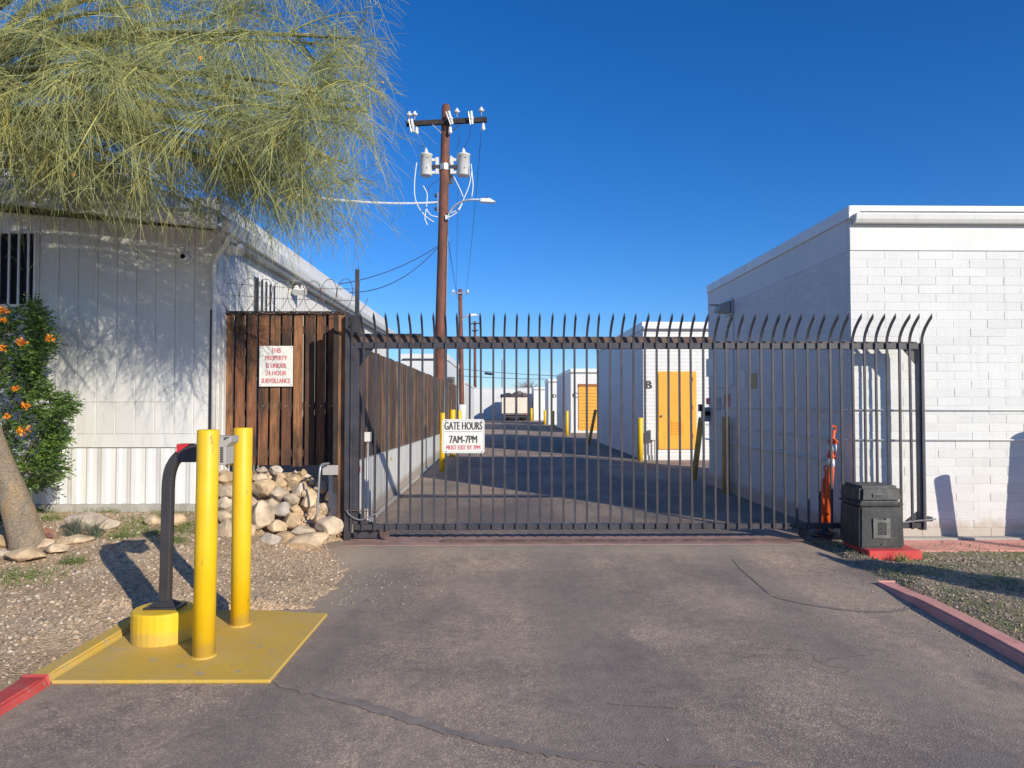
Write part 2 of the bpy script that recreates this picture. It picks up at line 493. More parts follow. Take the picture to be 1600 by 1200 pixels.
# ------------------------------------------------------------------ mesh helpers
def link(name, me, mat=None, parent=None, loc=None, label=None, cat=None, group=None, kind=None):
    o = bpy.data.objects.new(name, me)
    C.objects.link(o)
    if mat is not None and me is not None:
        me.materials.clear()
        me.materials.append(MATS[mat] if isinstance(mat, str) else mat)
    if parent is not None:
        o.parent = parent
        if parent.parent is None and parent.type == 'EMPTY' and not parent.get('_local'):
            o.location = -parent.location
    if loc is not None:
        o.location = loc
    for k, v in (('label', label), ('category', cat), ('group', group), ('kind', kind)):
        if v:
            o[k] = v
    return o


def thing(name, label, cat, loc=(0, 0, 0), group=None, local=False):
    o = bpy.data.objects.new(name, None)
    C.objects.link(o)
    o.empty_display_size = 0.1
    o.location = loc
    o['label'], o['category'] = label, cat
    if group:
        o['group'] = group
    if local:
        o['_local'] = 1
    return o


class MB:
    def __init__(self):
        self.v, self.f = [], []

    def add(self, vs, fs):
        b = len(self.v)
        self.v += [tuple(p) for p in vs]
        self.f += [tuple(b + i for i in f) for f in fs]
        return self

    def box(self, x0, x1, y0, y1, z0, z1):
        return self.add([(x0, y0, z0), (x1, y0, z0), (x1, y1, z0), (x0, y1, z0), (x0, y0, z1), (x1, y0, z1), (x1, y1, z1), (x0, y1, z1)],
                        [(3, 2, 1, 0), (4, 5, 6, 7), (0, 1, 5, 4), (1, 2, 6, 5), (2, 3, 7, 6), (3, 0, 4, 7)])

    def bar(self, p, q, w, h, up=(0, 0, 1)):
        """square bar from p to q, w across, h along up"""
        p, q = Vector(p), Vector(q)
        d = (q - p).normalized()
        s = d.cross(Vector(up))
        if s.length < 1e-5:
            s = d.cross(Vector((0, 1, 0)))
        s.normalize()
        u = s.cross(d).normalized()
        s, u = s * w / 2, u * h / 2
        vs_ = []
        for e in (p, q):
            vs_ += [e - s - u, e + s - u, e + s + u, e - s + u]
        return self.add(vs_, [(3, 2, 1, 0), (4, 5, 6, 7), (0, 1, 5, 4), (1, 2, 6, 5), (2, 3, 7, 6), (3, 0, 4, 7)])

    def tube(self, pts, r, n=8, cap=True):
        pts = [Vector(p) for p in pts]
        rs = r if isinstance(r, (list, tuple)) else [r] * len(pts)
        b = len(self.v)
        up = None
        for i, p in enumerate(pts):
            t = (pts[min(i + 1, len(pts) - 1)] - pts[max(i - 1, 0)]).normalized()
            if up is None:
                up = t.orthogonal().normalized()
            up = (up - t * up.dot(t))
            if up.length < 1e-6:
                up = t.orthogonal()
            up.normalize()
            s = t.cross(up)
            for k in range(n):
                a = 2 * math.pi * k / n
                self.v.append(tuple(p + (up * math.cos(a) + s * math.sin(a)) * rs[i]))
        for i in range(len(pts) - 1):
            for k in range(n):
                a, c = b + i * n + k, b + i * n + (k + 1) % n
                self.f.append((a, c, c + n, a + n))
        if cap:
            self.f.append(tuple(b + k for k in reversed(range(n))))
            e = b + (len(pts) - 1) * n
            self.f.append(tuple(e + k for k in range(n)))
        return self

    def lathe(self, prof, n=20, at=(0, 0, 0), phase=0.0):
        """prof: list of (r, z)"""
        b = len(self.v)
        x, y, z = at
        for r, h in prof:
            for k in range(n):
                a = 2 * math.pi * k / n + phase
                self.v.append((x + r * math.cos(a), y + r * math.sin(a), z + h))
        for i in range(len(prof) - 1):
            for k in range(n):
                a, c = b + i * n + k, b + i * n + (k + 1) % n
                self.f.append((a, c, c + n, a + n))
        self.f.append(tuple(b + k for k in reversed(range(n))))
        e = b + (len(prof) - 1) * n
        self.f.append(tuple(e + k for k in range(n)))
        return self

    def prism(self, poly, ext):
        """poly: 3-D points of a flat outline; ext: extrusion vector"""
        n = len(poly)
        e = Vector(ext)
        vs_ = [Vector(p) for p in poly] + [Vector(p) + e for p in poly]
        fs = [tuple(reversed(range(n))), tuple(range(n, 2 * n))]
        fs += [(i, (i + 1) % n, n + (i + 1) % n, n + i) for i in range(n)]
        return self.add(vs_, fs)

    def mesh(self, name, bevel=0.0, segs=1, smooth=False):
        me = bpy.data.meshes.new(name)
        me.from_pydata(self.v, [], self.f)
        bm = bmesh.new()
        bm.from_mesh(me)
        if bevel:
            bmesh.ops.remove_doubles(bm, verts=bm.verts, dist=1e-5)
            es = [e for e in bm.edges if len(e.link_faces) == 2 and e.calc_face_angle(0) > 0.6]
            bmesh.ops.bevel(bm, geom=es, offset=bevel, segments=segs, affect='EDGES', clamp_overlap=True)
        bmesh.ops.recalc_face_normals(bm, faces=bm.faces)
        bm.to_mesh(me)
        bm.free()
        if smooth:
            for p in me.polygons:
                p.use_smooth = len(p.vertices) <= 4
        me.update()
        return me

    def obj(self, name, mat, parent=None, bevel=0.0, segs=1, smooth=False, **kw):
        return link(name, self.mesh(name, bevel, segs, smooth), mat, parent, **kw)


def box(name, mat, parent, x0, x1, y0, y1, z0, z1, bevel=0.0, **kw):
    return MB().box(x0, x1, y0, y1, z0, z1).obj(name, mat, parent, bevel, **kw)


def fast_mesh(name, verts, quads=None, tris=None, tint=None, smooth=False):
    me = bpy.data.meshes.new(name)
    verts = np.asarray(verts, dtype=np.float32)
    me.vertices.add(len(verts))
    me.vertices.foreach_set('co', verts.ravel())
    idx, tot = [], []
    if quads is not None and len(quads):
        idx.append(np.asarray(quads, np.int32).ravel())
        tot.append(np.full(len(quads), 4, np.int32))
    if tris is not None and len(tris):
        idx.append(np.asarray(tris, np.int32).ravel())
        tot.append(np.full(len(tris), 3, np.int32))
    idx, tot = np.concatenate(idx), np.concatenate(tot)
    me.loops.add(len(idx))
    me.loops.foreach_set('vertex_index', idx)
    me.polygons.add(len(tot))
    me.polygons.foreach_set('loop_start', np.concatenate([[0], np.cumsum(tot)[:-1]]).astype(np.int32))
    if smooth:
        me.polygons.foreach_set('use_smooth', np.ones(len(tot), dtype=bool))
    if tint is not None:
        a = me.attributes.new('tint', 'FLOAT', 'POINT')
        a.data.foreach_set('value', np.asarray(tint, np.float32))
    me.update(calc_edges=True)
    me.validate()
    return me


def strands(polys, r0, r1, tint):
    """polys (n,k,3) -> 3-sided tapering tubes; returns verts, quads, tints"""
    n, k, _ = polys.shape
    t = np.gradient(polys, axis=1)
    t /= np.linalg.norm(t, axis=2, keepdims=True) + 1e-9
    ref = np.where(np.abs(t[..., 2:3]) > 0.9, np.array([1.0, 0, 0]), np.array([0, 0, 1.0]))
    s = np.cross(t, ref)
    s /= np.linalg.norm(s, axis=2, keepdims=True) + 1e-9
    u = np.cross(s, t)
    rr = np.linspace(0, 1, k)[None, :, None]
    r0 = np.asarray(r0).reshape(-1, 1, 1)
    r1 = np.asarray(r1).reshape(-1, 1, 1)
    rad = r0 * (1 - rr) + r1 * rr
    ring = [polys + (s * math.cos(a) + u * math.sin(a)) * rad for a in (0, 2.0944, 4.18879)]
    v = np.stack(ring, axis=2).reshape(-1, 3)
    i = np.arange(n)[:, None, None] * (k * 3) + np.arange(k - 1)[None, :, None] * 3
    j = np.arange(3)[None, None, :]
    jn = (j + 1) % 3
    q = np.stack([i + j, i + jn, i + 3 + jn, i + 3 + j], axis=-1).reshape(-1, 4)
    return v, q, np.repeat(np.asarray(tint), k * 3)


def join_strands(parts):
    V, Q, T, b = [], [], [], 0
    for v, q, t in parts:
        V.append(v)
        Q.append(q + b)
        T.append(t)
        b += len(v)
    return np.concatenate(V), np.concatenate(Q), np.concatenate(T)


def text_mesh(body, height, xs=1.0, bold=0.0, depth=0.0015, align='CENTER', spacing=1.0):
    cu = bpy.data.curves.new('lettering', 'FONT')
    cu.body = body
    cu.align_x = align
    cu.align_y = 'CENTER'
    cu.size = height / 0.70
    cu.extrude = depth
    cu.resolution_u = 3
    cu.space_character = spacing
    o = bpy.data.objects.new('lettering', cu)
    C.objects.link(o)
    dg = bpy.context.evaluated_depsgraph_get()
    me = bpy.data.meshes.new_from_object(o.evaluated_get(dg))
    bpy.data.objects.remove(o)
    bpy.data.curves.remove(cu)
    me.transform(Matrix.Scale(xs, 4, (1, 0, 0)))
    if bold:
        bm = bmesh.new()
        for k, dx in enumerate((-1, 0, 1)):
            m2 = me.copy()
            m2.transform(Matrix.Translation((dx * bold, 0, 0.0002 * k)))
            bm.from_mesh(m2)
            bpy.data.meshes.remove(m2)
        bm.to_mesh(me)
        bm.free()
    me.transform(Matrix.Rotation(R(90), 4, 'X'))
    me.name = 'lettering'
    return me


def sag(p, q, drop, n=14):
    p, q = Vector(p), Vector(q)
    return [p.lerp(q, i / n) - Vector((0, 0, drop * 4 * (i / n) * (1 - i / n))) for i in range(n + 1)]


def curve_pts(ctrl, n=8):
    """Catmull-Rom through ctrl"""
    c = [Vector(p) for p in ctrl]
    c = [c[0] * 2 - c[1]] + c + [c[-1] * 2 - c[-2]]
    out = []
    for i in range(1, len(c) - 2):
        for k in range(n):
            t = k / n
            a, b, d, e = c[i - 1], c[i], c[i + 1], c[i + 2]
            out.append(0.5 * ((2 * b) + (d - a) * t + (2 * a - 5 * b + 4 * d - e) * t * t + (3 * b - a - 3 * d + e) * t ** 3))
    out.append(c[-2])
    return out


def sstep(a, b, x):
    t = max(0.0, min(1.0, (x - a) / (b - a)))
    return t * t * (3 - 2 * t)


def copy_part(src, parent, loc=None):
    o = src.copy()
    C.objects.link(o)
    o.parent = parent
    if loc is not None:
        o.location = loc
    return o


# ------------------------------------------------------------------ the setting: ground
def sheet(name, mat, pts, z, kind='structure'):
    me = bpy.data.meshes.new(name)
    me.from_pydata([(x, y, z) for x, y in pts], [], [tuple(range(len(pts)))])
    return link(name, me, mat, kind=kind)


sheet('ground', 'terrain', [(-400, -60), (400, -60), (400, 700), (-400, 700)], -0.06)


def bed_edge(y):
    n = 0.09 * mnoise.noise((0, y * 2.3, 3.1)) + 0.05 * mnoise.noise((0, y * 7.0, 9.1))
    return -2.66 + 1.22 * sstep(5.42, 5.62, y) + (n if y > 5.5 else 0) - 0.42 * sstep(7.2, 8.3, y)


def bed_z(x, y):
    d = bed_edge(y) - x
    if d < -0.02:
        return -0.05
    h = 0.30 * sstep(4.5, 8.6, y) * sstep(0.0, 1.7, -1.5 - x) + 0.055 * sstep(0, 0.5, d)
    h += 0.02 * mnoise.noise((x * 1.7, y * 1.7, 0)) * sstep(0, 0.4, d) + 0.008 * mnoise.noise((x * 7, y * 7, 5)) * sstep(0.0, 0.15, d)
    return h + 0.006 * sstep(-0.02, 0.02, d) + (-0.03 if d < 0 else 0)


def height_sheet(name, mat, xs, ys, zf):
    v = [(x, y, zf(x, y)) for y in ys for x in xs]
    nx = len(xs)
    f = [(j * nx + i, j * nx + i + 1, (j + 1) * nx + i + 1, (j + 1) * nx + i) for j in range(len(ys) - 1) for i in range(nx - 1)]
    me = bpy.data.meshes.new(name)
    me.from_pydata(v, [], f)
    for p in me.polygons:
        p.use_smooth = True
    return link(name, me, mat, kind='structure')


xs = [-16, -13, -11, -9, -8] + list(np.arange(-7.4, -1.1, 0.05))
ys = [-12, -8, -5, -3, -1, 0, 1] + list(np.arange(1.6, 8.75, 0.05))
height_sheet('gravel_bed', 'gravel_soil', xs, ys, bed_z)


def GB(px, py):
    z = 0.15
    for _ in range(12):
        g = G(px, py, z)
        z = 0.5 * z + 0.5 * max(0.0, bed_z(g.x, g.y))
    g = G(px, py, z)
    return Vector((g.x, g.y, max(0.0, bed_z(g.x, g.y))))


def lawn_z(x, y):
    if y >= 6.2 and x < 3.75:
        return -0.05 + 0.10 * sstep(3.33, 3.7, x) + 0.015 * mnoise.noise((x * 5, y * 5, 7))
    return (-0.03 if x < 3.36 + 0.071 * (y - 4.41) and y < 6.2 else 0.035 + 0.02 * (1 - sstep(3.75, 4.3, x)) * sstep(6.2, 6.6, y)) + 0.02 * mnoise.noise((x * 1.3, y * 1.3, 7)) + 0.03 * sstep(3.5, 5, x) - 0.05 * sstep(6.6, 7.4, y)


height_sheet('lawn', 'lawn_soil', list(np.arange(3.33, 7.5, 0.1)) + [8, 9, 11, 14], [-12, -6, -2, 1, 2] + list(np.arange(2.4, 8.26, 0.1)), lawn_z)



def drive_z(x, y):
    w = sstep(-2.2, -1.9, x) * (1 - sstep(3.25, 3.6, x))
    return 0.078 * sstep(6.75, 7.62, y) * (1 - sstep(8.2, 9.6, y)) * w


dxs = [-14, -8, -5] + list(np.arange(-3.4, 4.3, 0.08)) + [6, 9, 14]
dys = [-14, -8, -4, -1, 0.5] + list(np.arange(1.5, 9.9, 0.08)) + [11, 14, 20, 30, 50, 72]
dv = height_sheet('driveway', 'asphalt', dxs, dys, lambda x, y: drive_z(x, y) if not (x < -1.75 and y > 8.5) else -0.045)
at_ = dv.data.attributes.new('dust', 'FLOAT', 'POINT')
dd_ = []
for p in dv.data.vertices:
    x, y = p.co.x, p.co.y
    d = 0.0
    if 5.4 < y < 8.5:
        d = max(d, 0.85 * (1 - sstep(0.0, 0.65, x - bed_edge(y))))
    if y < 6.6:
        d = max(d, 0.4 * (1 - sstep(0.0, 0.22, abs(x - 3.2))))
        d = max(d, 0.5 * (1 - sstep(0.0, 0.12, x + 2.5)) * (1 if x > -2.56 else 0))
    d = max(d, 0.75 * sstep(7.15, 7.5, y) * (1 - sstep(7.65, 7.75, y)))
    dd_.append(d)
at_.data.foreach_set('value', dd_)

# loose stones lying on the bed
def pebbles(name, n, region, zf, smin, smax, mat='pebble', flat=0.6):
    base = np.array([(1, 0, 0), (-1, 0, 0), (0, 1, 0), (0, -1, 0), (0, 0, 1), (0, 0, -1)], float)
    tri = np.array([(0, 2, 4), (2, 1, 4), (1, 3, 4), (3, 0, 4), (2, 0, 5), (1, 2, 5), (3, 1, 5), (0, 3, 5)])
    V, T, tint = [], [], []
    k = 0
    while k < n:
        x, y = region()
        z = zf(x, y)
        if z is None:
            continue
        s = smin + (smax - smin) * random.random() ** 3
        a = random.random() * 6.28
        ca, sa = math.cos(a), math.sin(a)
        b = base * np.array([s * random.uniform(0.7, 1.3), s * random.uniform(0.6, 1), s * flat]) * rng.uniform(0.7, 1.3, (6, 1))
        V.append(np.stack([b[:, 0] * ca - b[:, 1] * sa + x, b[:, 0] * sa + b[:, 1] * ca + y, b[:, 2] + z + s * 0.15], axis=1))
        T.append(tri + 6 * k)
        tint += [random.random()] * 6
        k += 1
    me = fast_mesh(name, np.concatenate(V), tris=np.concatenate(T), tint=tint)
    return link(name, me, mat, kind='stuff')


def bed_region():
    y = random.uniform(2.2, 8.2)
    return random.uniform(-6.4 if y > 4 else -4.2, -1.2), y


def bed_pebble_z(x, y):
    d = bed_edge(y) - x
    return bed_z(x, y) if d > 0.01 else None


pebbles('gravel', 15000, bed_region, bed_pebble_z, 0.006, 0.028)
pebbles('loose_pebbles', 500, lambda: (-1.4 + abs(random.gauss(0, 0.35)), random.uniform(5.7, 8.0)), lambda x, y: 0.0, 0.004, 0.012)
pebbles('kerb_debris', 260, lambda: (3.22 - abs(random.gauss(0, 0.12)), random.uniform(2.5, 6.9)), lambda x, y: 0.0, 0.004, 0.012)
pebbles('asphalt_grit', 260, lambda: (random.uniform(-2.4, 3.2), random.uniform(2.6, 7.6)), lambda x, y: 0.0, 0.003, 0.009)
pebbles('lawn_gravel', 7000, lambda: (random.uniform(3.45, 7.4), random.uniform(3.2, 8.0)), lambda x, y: lawn_z(x, y), 0.006, 0.02)


# dark tar strips and patches on the driveway
def ribbon(name, mat, pts, w, z, jit=0.25, kind='structure'):
    pts = curve_pts([Vector((p.x, p.y, 0)) for p in pts], 14)
    v, f = [], []
    for i, p in enumerate(pts):
        t = (pts[min(i + 1, len(pts) - 1)] - pts[max(i - 1, 0)]).normalized()
        s = Vector((-t.y, t.x, 0))
        e = sstep(0, 3, i) * sstep(0, 3, len(pts) - 1 - i)
        wl_ = w * (1 + jit * mnoise.noise((i * 0.9, 1.3, w * 50))) * (0.15 + 0.85 * e)
        wr_ = w * (1 + jit * mnoise.noise((i * 0.9, 8.3, w * 50))) * (0.15 + 0.85 * e)
        v += [p + s * wl_ + Vector((0, 0, z + drive_z(p.x, p.y))), p - s * wr_ + Vector((0, 0, z + drive_z(p.x, p.y)))]
        if i:
            f.append((2 * i - 2, 2 * i - 1, 2 * i + 1, 2 * i))
    me = bpy.data.meshes.new(name)
    me.from_pydata([tuple(q) for q in v], [], f)
    return link(name, me, mat, kind=kind)


ribbon('tar_seam', 'tar', [G(425, 1066), G(560, 1100), G(700, 1143), G(860, 1176), G(1010, 1190), G(1200, 1196)], 0.035, 0.004, 0.9)
ribbon('tar_seam', 'tar', [G(1144, 878), G(1170, 900), G(1204, 930)], 0.008, 0.004, 0.9)
ribbon('tar_seam', 'tar', [G(1206, 932), G(1270, 946), G(1340, 955), G(1400, 955), G(1432, 944), G(1440, 932)], 0.022, 0.004, 0.95)
ribbon('tar_seam', 'tar', [G(560, 846), G(760, 850), G(960, 853), G(1180, 856)], 0.02, 0.004, 0.6)
ribbon('tar_seam', 'tar', [G(950, 1100), G(1000, 1103), G(1060, 1106)], 0.010, 0.004, 0.6)

# kerbs
def kerb(name, mat, x0, x1, y0, y1, h, slope=0.03):
    x0_, x1_ = x0, x1
    mb = MB()
    n = max(2, int((y1 - y0) / 0.15))
    rows = []
    h_full = h
    for i in range(n + 1):
        y = y0 + (y1 - y0) * i / n
        if x0_ > 0:
            sk = 0.071 * (max(y, 3.0) - 4.41)
            x0, x1 = x0_ + sk, x1_ + sk
            h = h_full * (1 - 0.65 * sstep(y1 - 1.0, y1, y))
        j = 0.008 * mnoise.noise((y * 4, x0, 0))
        rows.append([(x0, y, -0.04), (x0 + slope * (1 if x0 > 0 else 0) + j, y, h + j * .5), (x1 - slope * (1 if x0 < 0 else 0) + j, y, h + j * .5), (x1, y, -0.04)])
    b = [p for r in rows for p in r]
    f = []
    for i in range(n):
        for k in range(3):
            f.append((i * 4 + k, i * 4 + k + 1, i * 4 + 5 + k, i * 4 + 4 + k))
    f += [(0, 1, 2, 3), tuple(n * 4 + k for k in (3, 2, 1, 0))]
    mb.add(b, f)
    return mb.obj(name, mat, None, bevel=0.012, segs=2, kind='structure')


kerb('kerb', 'red_kerb', -2.70, -2.54, -12, 4.12, 0.05)
kerb('kerb', 'yellow_pad', -2.70, -2.56, 4.125, 5.46, 0.045)
kerb('kerb', 'red_kerb_faded', 3.18, 3.345, -12, 6.25, 0.07)

# yellow concrete pad under the keypad post and bollards
pad = MB()
pad.prism([(-2.555, 4.13, 0), (-1.31, 4.12, 0), (-1.295, 5.41, 0), (-1.9, 5.52, 0), (-2.555, 5.50, 0)], (0, 0, 0.022))
pad.obj('concrete_pad', 'yellow_pad', None, bevel=0.006, kind='structure')

# gate sill: raised concrete strip with faded red paint, and the red walk at the foot of the right-hand wall
MB().box(-1.70, 3.25, 7.66, 8.16, -0.04, 0.0825).obj('gate_sill', 'red_sill', None, bevel=0.003, kind='structure')
MB().box(4.28, 6.1, 7.55, 8.24, -0.05, 0.028).obj('walk_strip', 'red_kerb_faded', None, bevel=0.006, kind='structure')
MB().box(4.10, 12.3, 8.12, 8.247, -0.05, 0.05).obj('wall_footing', 'concrete', None, bevel=0.008, kind='structure')

# ------------------------------------------------------------------ building A (right): painted slump block
AX, AY, AYB, ATOP = 4.12, 8.25, 13.95, 3.92
bld = thing('storage_building', 'white painted block building with metal gutter standing beyond the sliding gate motor', 'building', (AX, AY, 0))
MB().box(AX + 0.0035, 8.0, AY + 0.0035, AYB, -0.05, ATOP - 0.1).obj('wall_core', 'white_block', bld)
CH, CL, CT = 0.1016, 0.406, 0.0045
blk_me = MB().box(0, CL - CT, 0, 0.09, 0, CH - CT).mesh('block', bevel=0.003)
blk_me.materials.append(MATS['white_block'])
NCOURSE = 33
Z0 = 0.045
restF, restS = MB(), MB()
for c in range(NCOURSE):
    z = Z0 + c * CH
    off = (c % 2) * CL / 2
    # front face, running along +X
    x = AX - off
    while x < 7.9:
        x0, x1 = max(x, AX), x + CL
        if x1 - x0 > 0.05:
            if x0 < 6.15:
                o = link('block', blk_me, None, bld)
                o.location = Vector((x0, AY + random.uniform(-0.002, 0.0015), z)) - bld.location
                o.scale = ((x1 - x0 - CT) / (CL - CT), 1, 1)
            else:
                restF.box(x0, x1 - CT, AY, AY + 0.05, z, z + CH - CT)
        x += CL
    # side face, running along +Y
    y = AY + 0.094 - (CL / 2 - off) * 0.9
    y = AY + 0.094 - (0 if c % 2 else CL / 2)
    k = 0
    while y < AYB - 0.05:
        y0, y1 = max(y, AY + 0.094), min(y + CL, AYB)
        if y1 - y0 > 0.04:
            if y0 < AY + 1.10:
                o = link('block', blk_me, None, bld)
                o.rotation_euler = (0, 0, R(90))
                o.location = Vector((AX + 0.09 + random.uniform(-0.0015, 0.0015), y0, z)) - bld.location
                o.scale = ((y1 - y0 - CT) / (CL - CT), 1, 1)
            else:
                restS.box(AX + random.uniform(-0.001, 0.001), AX + 0.05, y0, y1 - CT, z, z + CH - CT)
        y += CL
restF.v += restS.v and []
b0 = len(restF.v)
restF.v += restS.v
restF.f += [tuple(i + b0 for i in f) for f in restS.f]
restF.obj('block', 'white_block', bld, kind='stuff')
ztop = Z0 + NCOURSE * CH
# smooth board, cap flashing and gutter
MB().box(AX - 0.004, 8.0, AY - 0.012, AY + 0.05, ztop, ztop + 0.245).obj('fascia_board', 'white_paint', bld, bevel=0.003)
MB().box(AX - 0.02, 8.0, AY - 0.05, AY + 0.1, ATOP - 0.065, ATOP).obj('cap_flashing', 'white_metal', bld, bevel=0.004)
MB().prism([(AX + 0.03, AY - 0.012, ATOP - 0.21), (AX + 0.03, AY - 0.075, ATOP - 0.21), (AX + 0.03, AY - 0.10, ATOP - 0.17), (AX + 0.03, AY - 0.112, ATOP - 0.115), (AX + 0.03, AY - 0.112, ATOP - 0.10), (AX + 0.03, AY - 0.012, ATOP - 0.10)], (3.8, 0, 0)).obj('gutter', 'white_metal', bld, bevel=0.003)
MB().box(AX - 0.03, AX + 0.1, AY - 0.045, AYB, ATOP - 0.15, ATOP - 0.002).obj('side_flashing', 'white_metal', bld, bevel=0.004)
MB().box(AX - 0.003, AX + 0.05, AY + 0.055, AYB, ztop, ATOP - 0.151).obj('side_board', 'white_paint', bld)
MB().box(AX + 0.02, 8.0, AY + 0.101, AYB, ATOP - 0.12, ATOP - 0.03).obj('roof', 'pale_grey_wall', bld)
# conduits along the wall
for z, yend, r in ((1.52, 14.0, 0.008), (1.17, 14.1, 0.009), (0.89, 14.1, 0.016)):
    y0 = AY - 0.022 if z > 1 else 8.95
    pts = [(AX - 0.022, yend, z), (AX - 0.022, y0, z)]
    if z > 1:
        pts += [(7.98, AY - 0.022, z)]
    mb = MB()
    for a, b in zip(pts, pts[1:]):
        mb.tube([a, b], r, 6)
    mb.obj('conduit', 'white_metal', bld, smooth=True)
    st = MB()
    for yy in np.arange(9.1, yend, 1.3):
        st.box(AX - 0.032, AX - 0.0015, yy - 0.012, yy + 0.012, z - 0.03, z + 0.03)
    st.obj('conduit_strap', 'white_metal', bld, kind='stuff')

t = thing('wall_light', 'grey wall pack floodlight high on the shaded side wall of the block building', 'lamp', (AX, 12.6, 3.3))
MB().prism([(AX - 0.04, 12.45, 3.20), (AX - 0.26, 12.45, 3.23), (AX - 0.22, 12.45, 3.36), (AX - 0.04, 12.45, 3.42)], (0, 0.28, 0)).obj('housing', 'grey_plastic', t, bevel=0.01)
MB().box(AX - 0.38, AX - 0.235, 12.52, 12.6, 3.335, 3.36).obj('visor', 'grey_plastic', t)
MB().box(AX - 0.04, AX - 0.001, 12.4, 12.78, 3.17, 3.45).obj('back_box', 'galvanised', t, bevel=0.005)
MB().tube([(AX - 0.018, 12.42, 3.17), (AX - 0.018, 12.42, 1.92), (AX - 0.018, 12.55, 1.90), (AX - 0.018, 13.9, 1.90)], 0.012, 6).obj('conduit', 'white_metal', t)


def on_side(px, py):
    """point on the shaded side wall x = AX at a photo pixel"""
    d = ray(px, py)
    return Vector((0, 0, EYE)) + d * (AX / d.x)


def poster(name, label, px0, px1, py0, py1, mat, cat='notice'):
    a, b = on_side(px0, (py0 + py1) / 2), on_side(px1, (py0 + py1) / 2)
    c = on_side((px0 + px1) / 2, py0).z, on_side((px0 + px1) / 2, py1).z
    return box(name, mat, None, AX - 0.009, AX - 0.003, b.y, a.y, c[1], c[0], label=label, cat=cat)


poster('wall_notice', 'tan and brown printed notice taped to the shaded side wall', 1172, 1183, 583, 607, 'poster_tan')
poster('wall_notice', 'narrow white paper notice beside the tan one on the shaded wall', 1158, 1165, 579, 608, 'poster_white')
poster('wall_notice', 'orange red printed notice on the shaded wall above a bollard', 1132, 1141, 616, 638, 'poster_red')
poster('wall_notice', 'grey notice next to the orange red one on the shaded wall', 1119, 1127, 621, 641, 'poster_grey')
poster('wall_notice', 'tall white board with orange foot near the far end of the shaded wall', 1104, 1117, 560, 588, 'poster_white')
poster('wall_notice', 'small red square notice near the far end of the shaded wall', 1104, 1110, 622, 632, 'poster_red')
t = thing('meter_box', 'dark grey utility meter box at the far corner of the shaded wall', 'meter', (AX - 0.06, 13.95, 1.4))
MB().box(AX - 0.13, AX - 0.002, 13.86, 14.05, 1.24, 1.52).obj('housing', 'grey_plastic', t, bevel=0.008)
MB().tube([(AX - 0.065, 13.85, 1.40), (AX - 0.065, 13.80, 1.40)], 0.05, 12).obj('dial', 'dark_glass', t)
MB().box(AX - 0.20, AX - 0.131, 13.9, 14.0, 1.44, 1.58).obj('bracket', 'black_steel', t)


# ------------------------------------------------------------------ far storage buildings B C D E
def far_building(label, x0, y0, x1, y1, h, letter=None, lx=0, lz=0, lh=0.22):
    b = thing('storage_unit', label, 'building', (x0, y0, 0), 'storage units along the alley')
    MB().box(x0, x1, y0, y1, -0.05, h - 0.22).obj('wall', 'far_block', b)
    MB().box(x0 - 0.04, x1, y0 - 0.06, y1, h - 0.219, h).obj('fascia', 'white_metal', b, bevel=0.006)
    MB().box(x0 - 0.01, x1, y0 - 0.15, y0 - 0.061, h - 0.20, h - 0.12).obj('gutter', 'white_metal', b)
    MB().box(x0 - 0.02, x1, y0 - 0.03, y0 - 0.001, -0.04, 0.14).obj('plinth', 'white_paint', b)
    if letter:
        me = text_mesh(letter, lh, 1.05, 0.02, 0.004)
        link('lettering', me, 'dark_print', b).location = Vector((lx, y0 - 0.006, lz)) - b.location
    return b


BY = 20.0
bB = far_building('white storage unit marked B with a solid orange door', 4.05, BY, 6.3, 29.5, 3.90, 'B', P(1013, 602, BY).x, P(1013, 602, BY).z, 0.23)
da, dc = P(1028, 583, BY), P(1086, 702, BY)
MB().box(da.x - 0.05, dc.x + 0.05, BY - 0.012, BY - 0.001, dc.z, da.z + 0.05).obj('door_frame', 'orange_door', bB)
dr = MB().box(da.x, dc.x, BY - 0.05, BY - 0.013, dc.z + 0.01, da.z).obj('door', 'orange_door', bB, bevel=0.004)
for zz in (0.62, 1.42, 2.22):
    MB().box(dc.x - 0.09, dc.x - 0.06, BY - 0.07, BY - 0.051, zz, zz + 0.12).obj('hinge', 'brown_lintel', dr)
MB().tube([(da.x + 0.1, BY - 0.051, 1.25), (da.x + 0.1, BY - 0.11, 1.25)], 0.03, 10).obj('handle', 'galvanised', dr)
for i in range(9):
    z = dc.z + 0.42 + i * 0.045
    MB().bar((da.x + 0.36, BY - 0.058, z), (dc.x - 0.36, BY - 0.058, z), 0.02, 0.022, (0, 0.5, 0.8)).obj('louvre', 'orange_door', dr)
t = thing('utility_box', 'grey electric box on pipe legs mounted beside the orange door', 'utility box', (P(1011, 690, BY).x, BY - 0.1, 0.5))
a, b = P(1014, 671, BY), P(1024, 687, BY)
MB().box(a.x, b.x, BY - 0.22, BY - 0.032, b.z, a.z).obj('housing', 'white_metal', t, bevel=0.008)
MB().tube([(a.x + 0.05, BY - 0.1, b.z), (a.x + 0.05, BY - 0.1, -0.03)], 0.022, 6).obj('pipe', 'galvanised', t)
MB().tube([(b.x - 0.04, BY - 0.1, b.z), (b.x - 0.04, BY - 0.1, -0.03)], 0.015, 6).obj('pipe', 'galvanised', t)

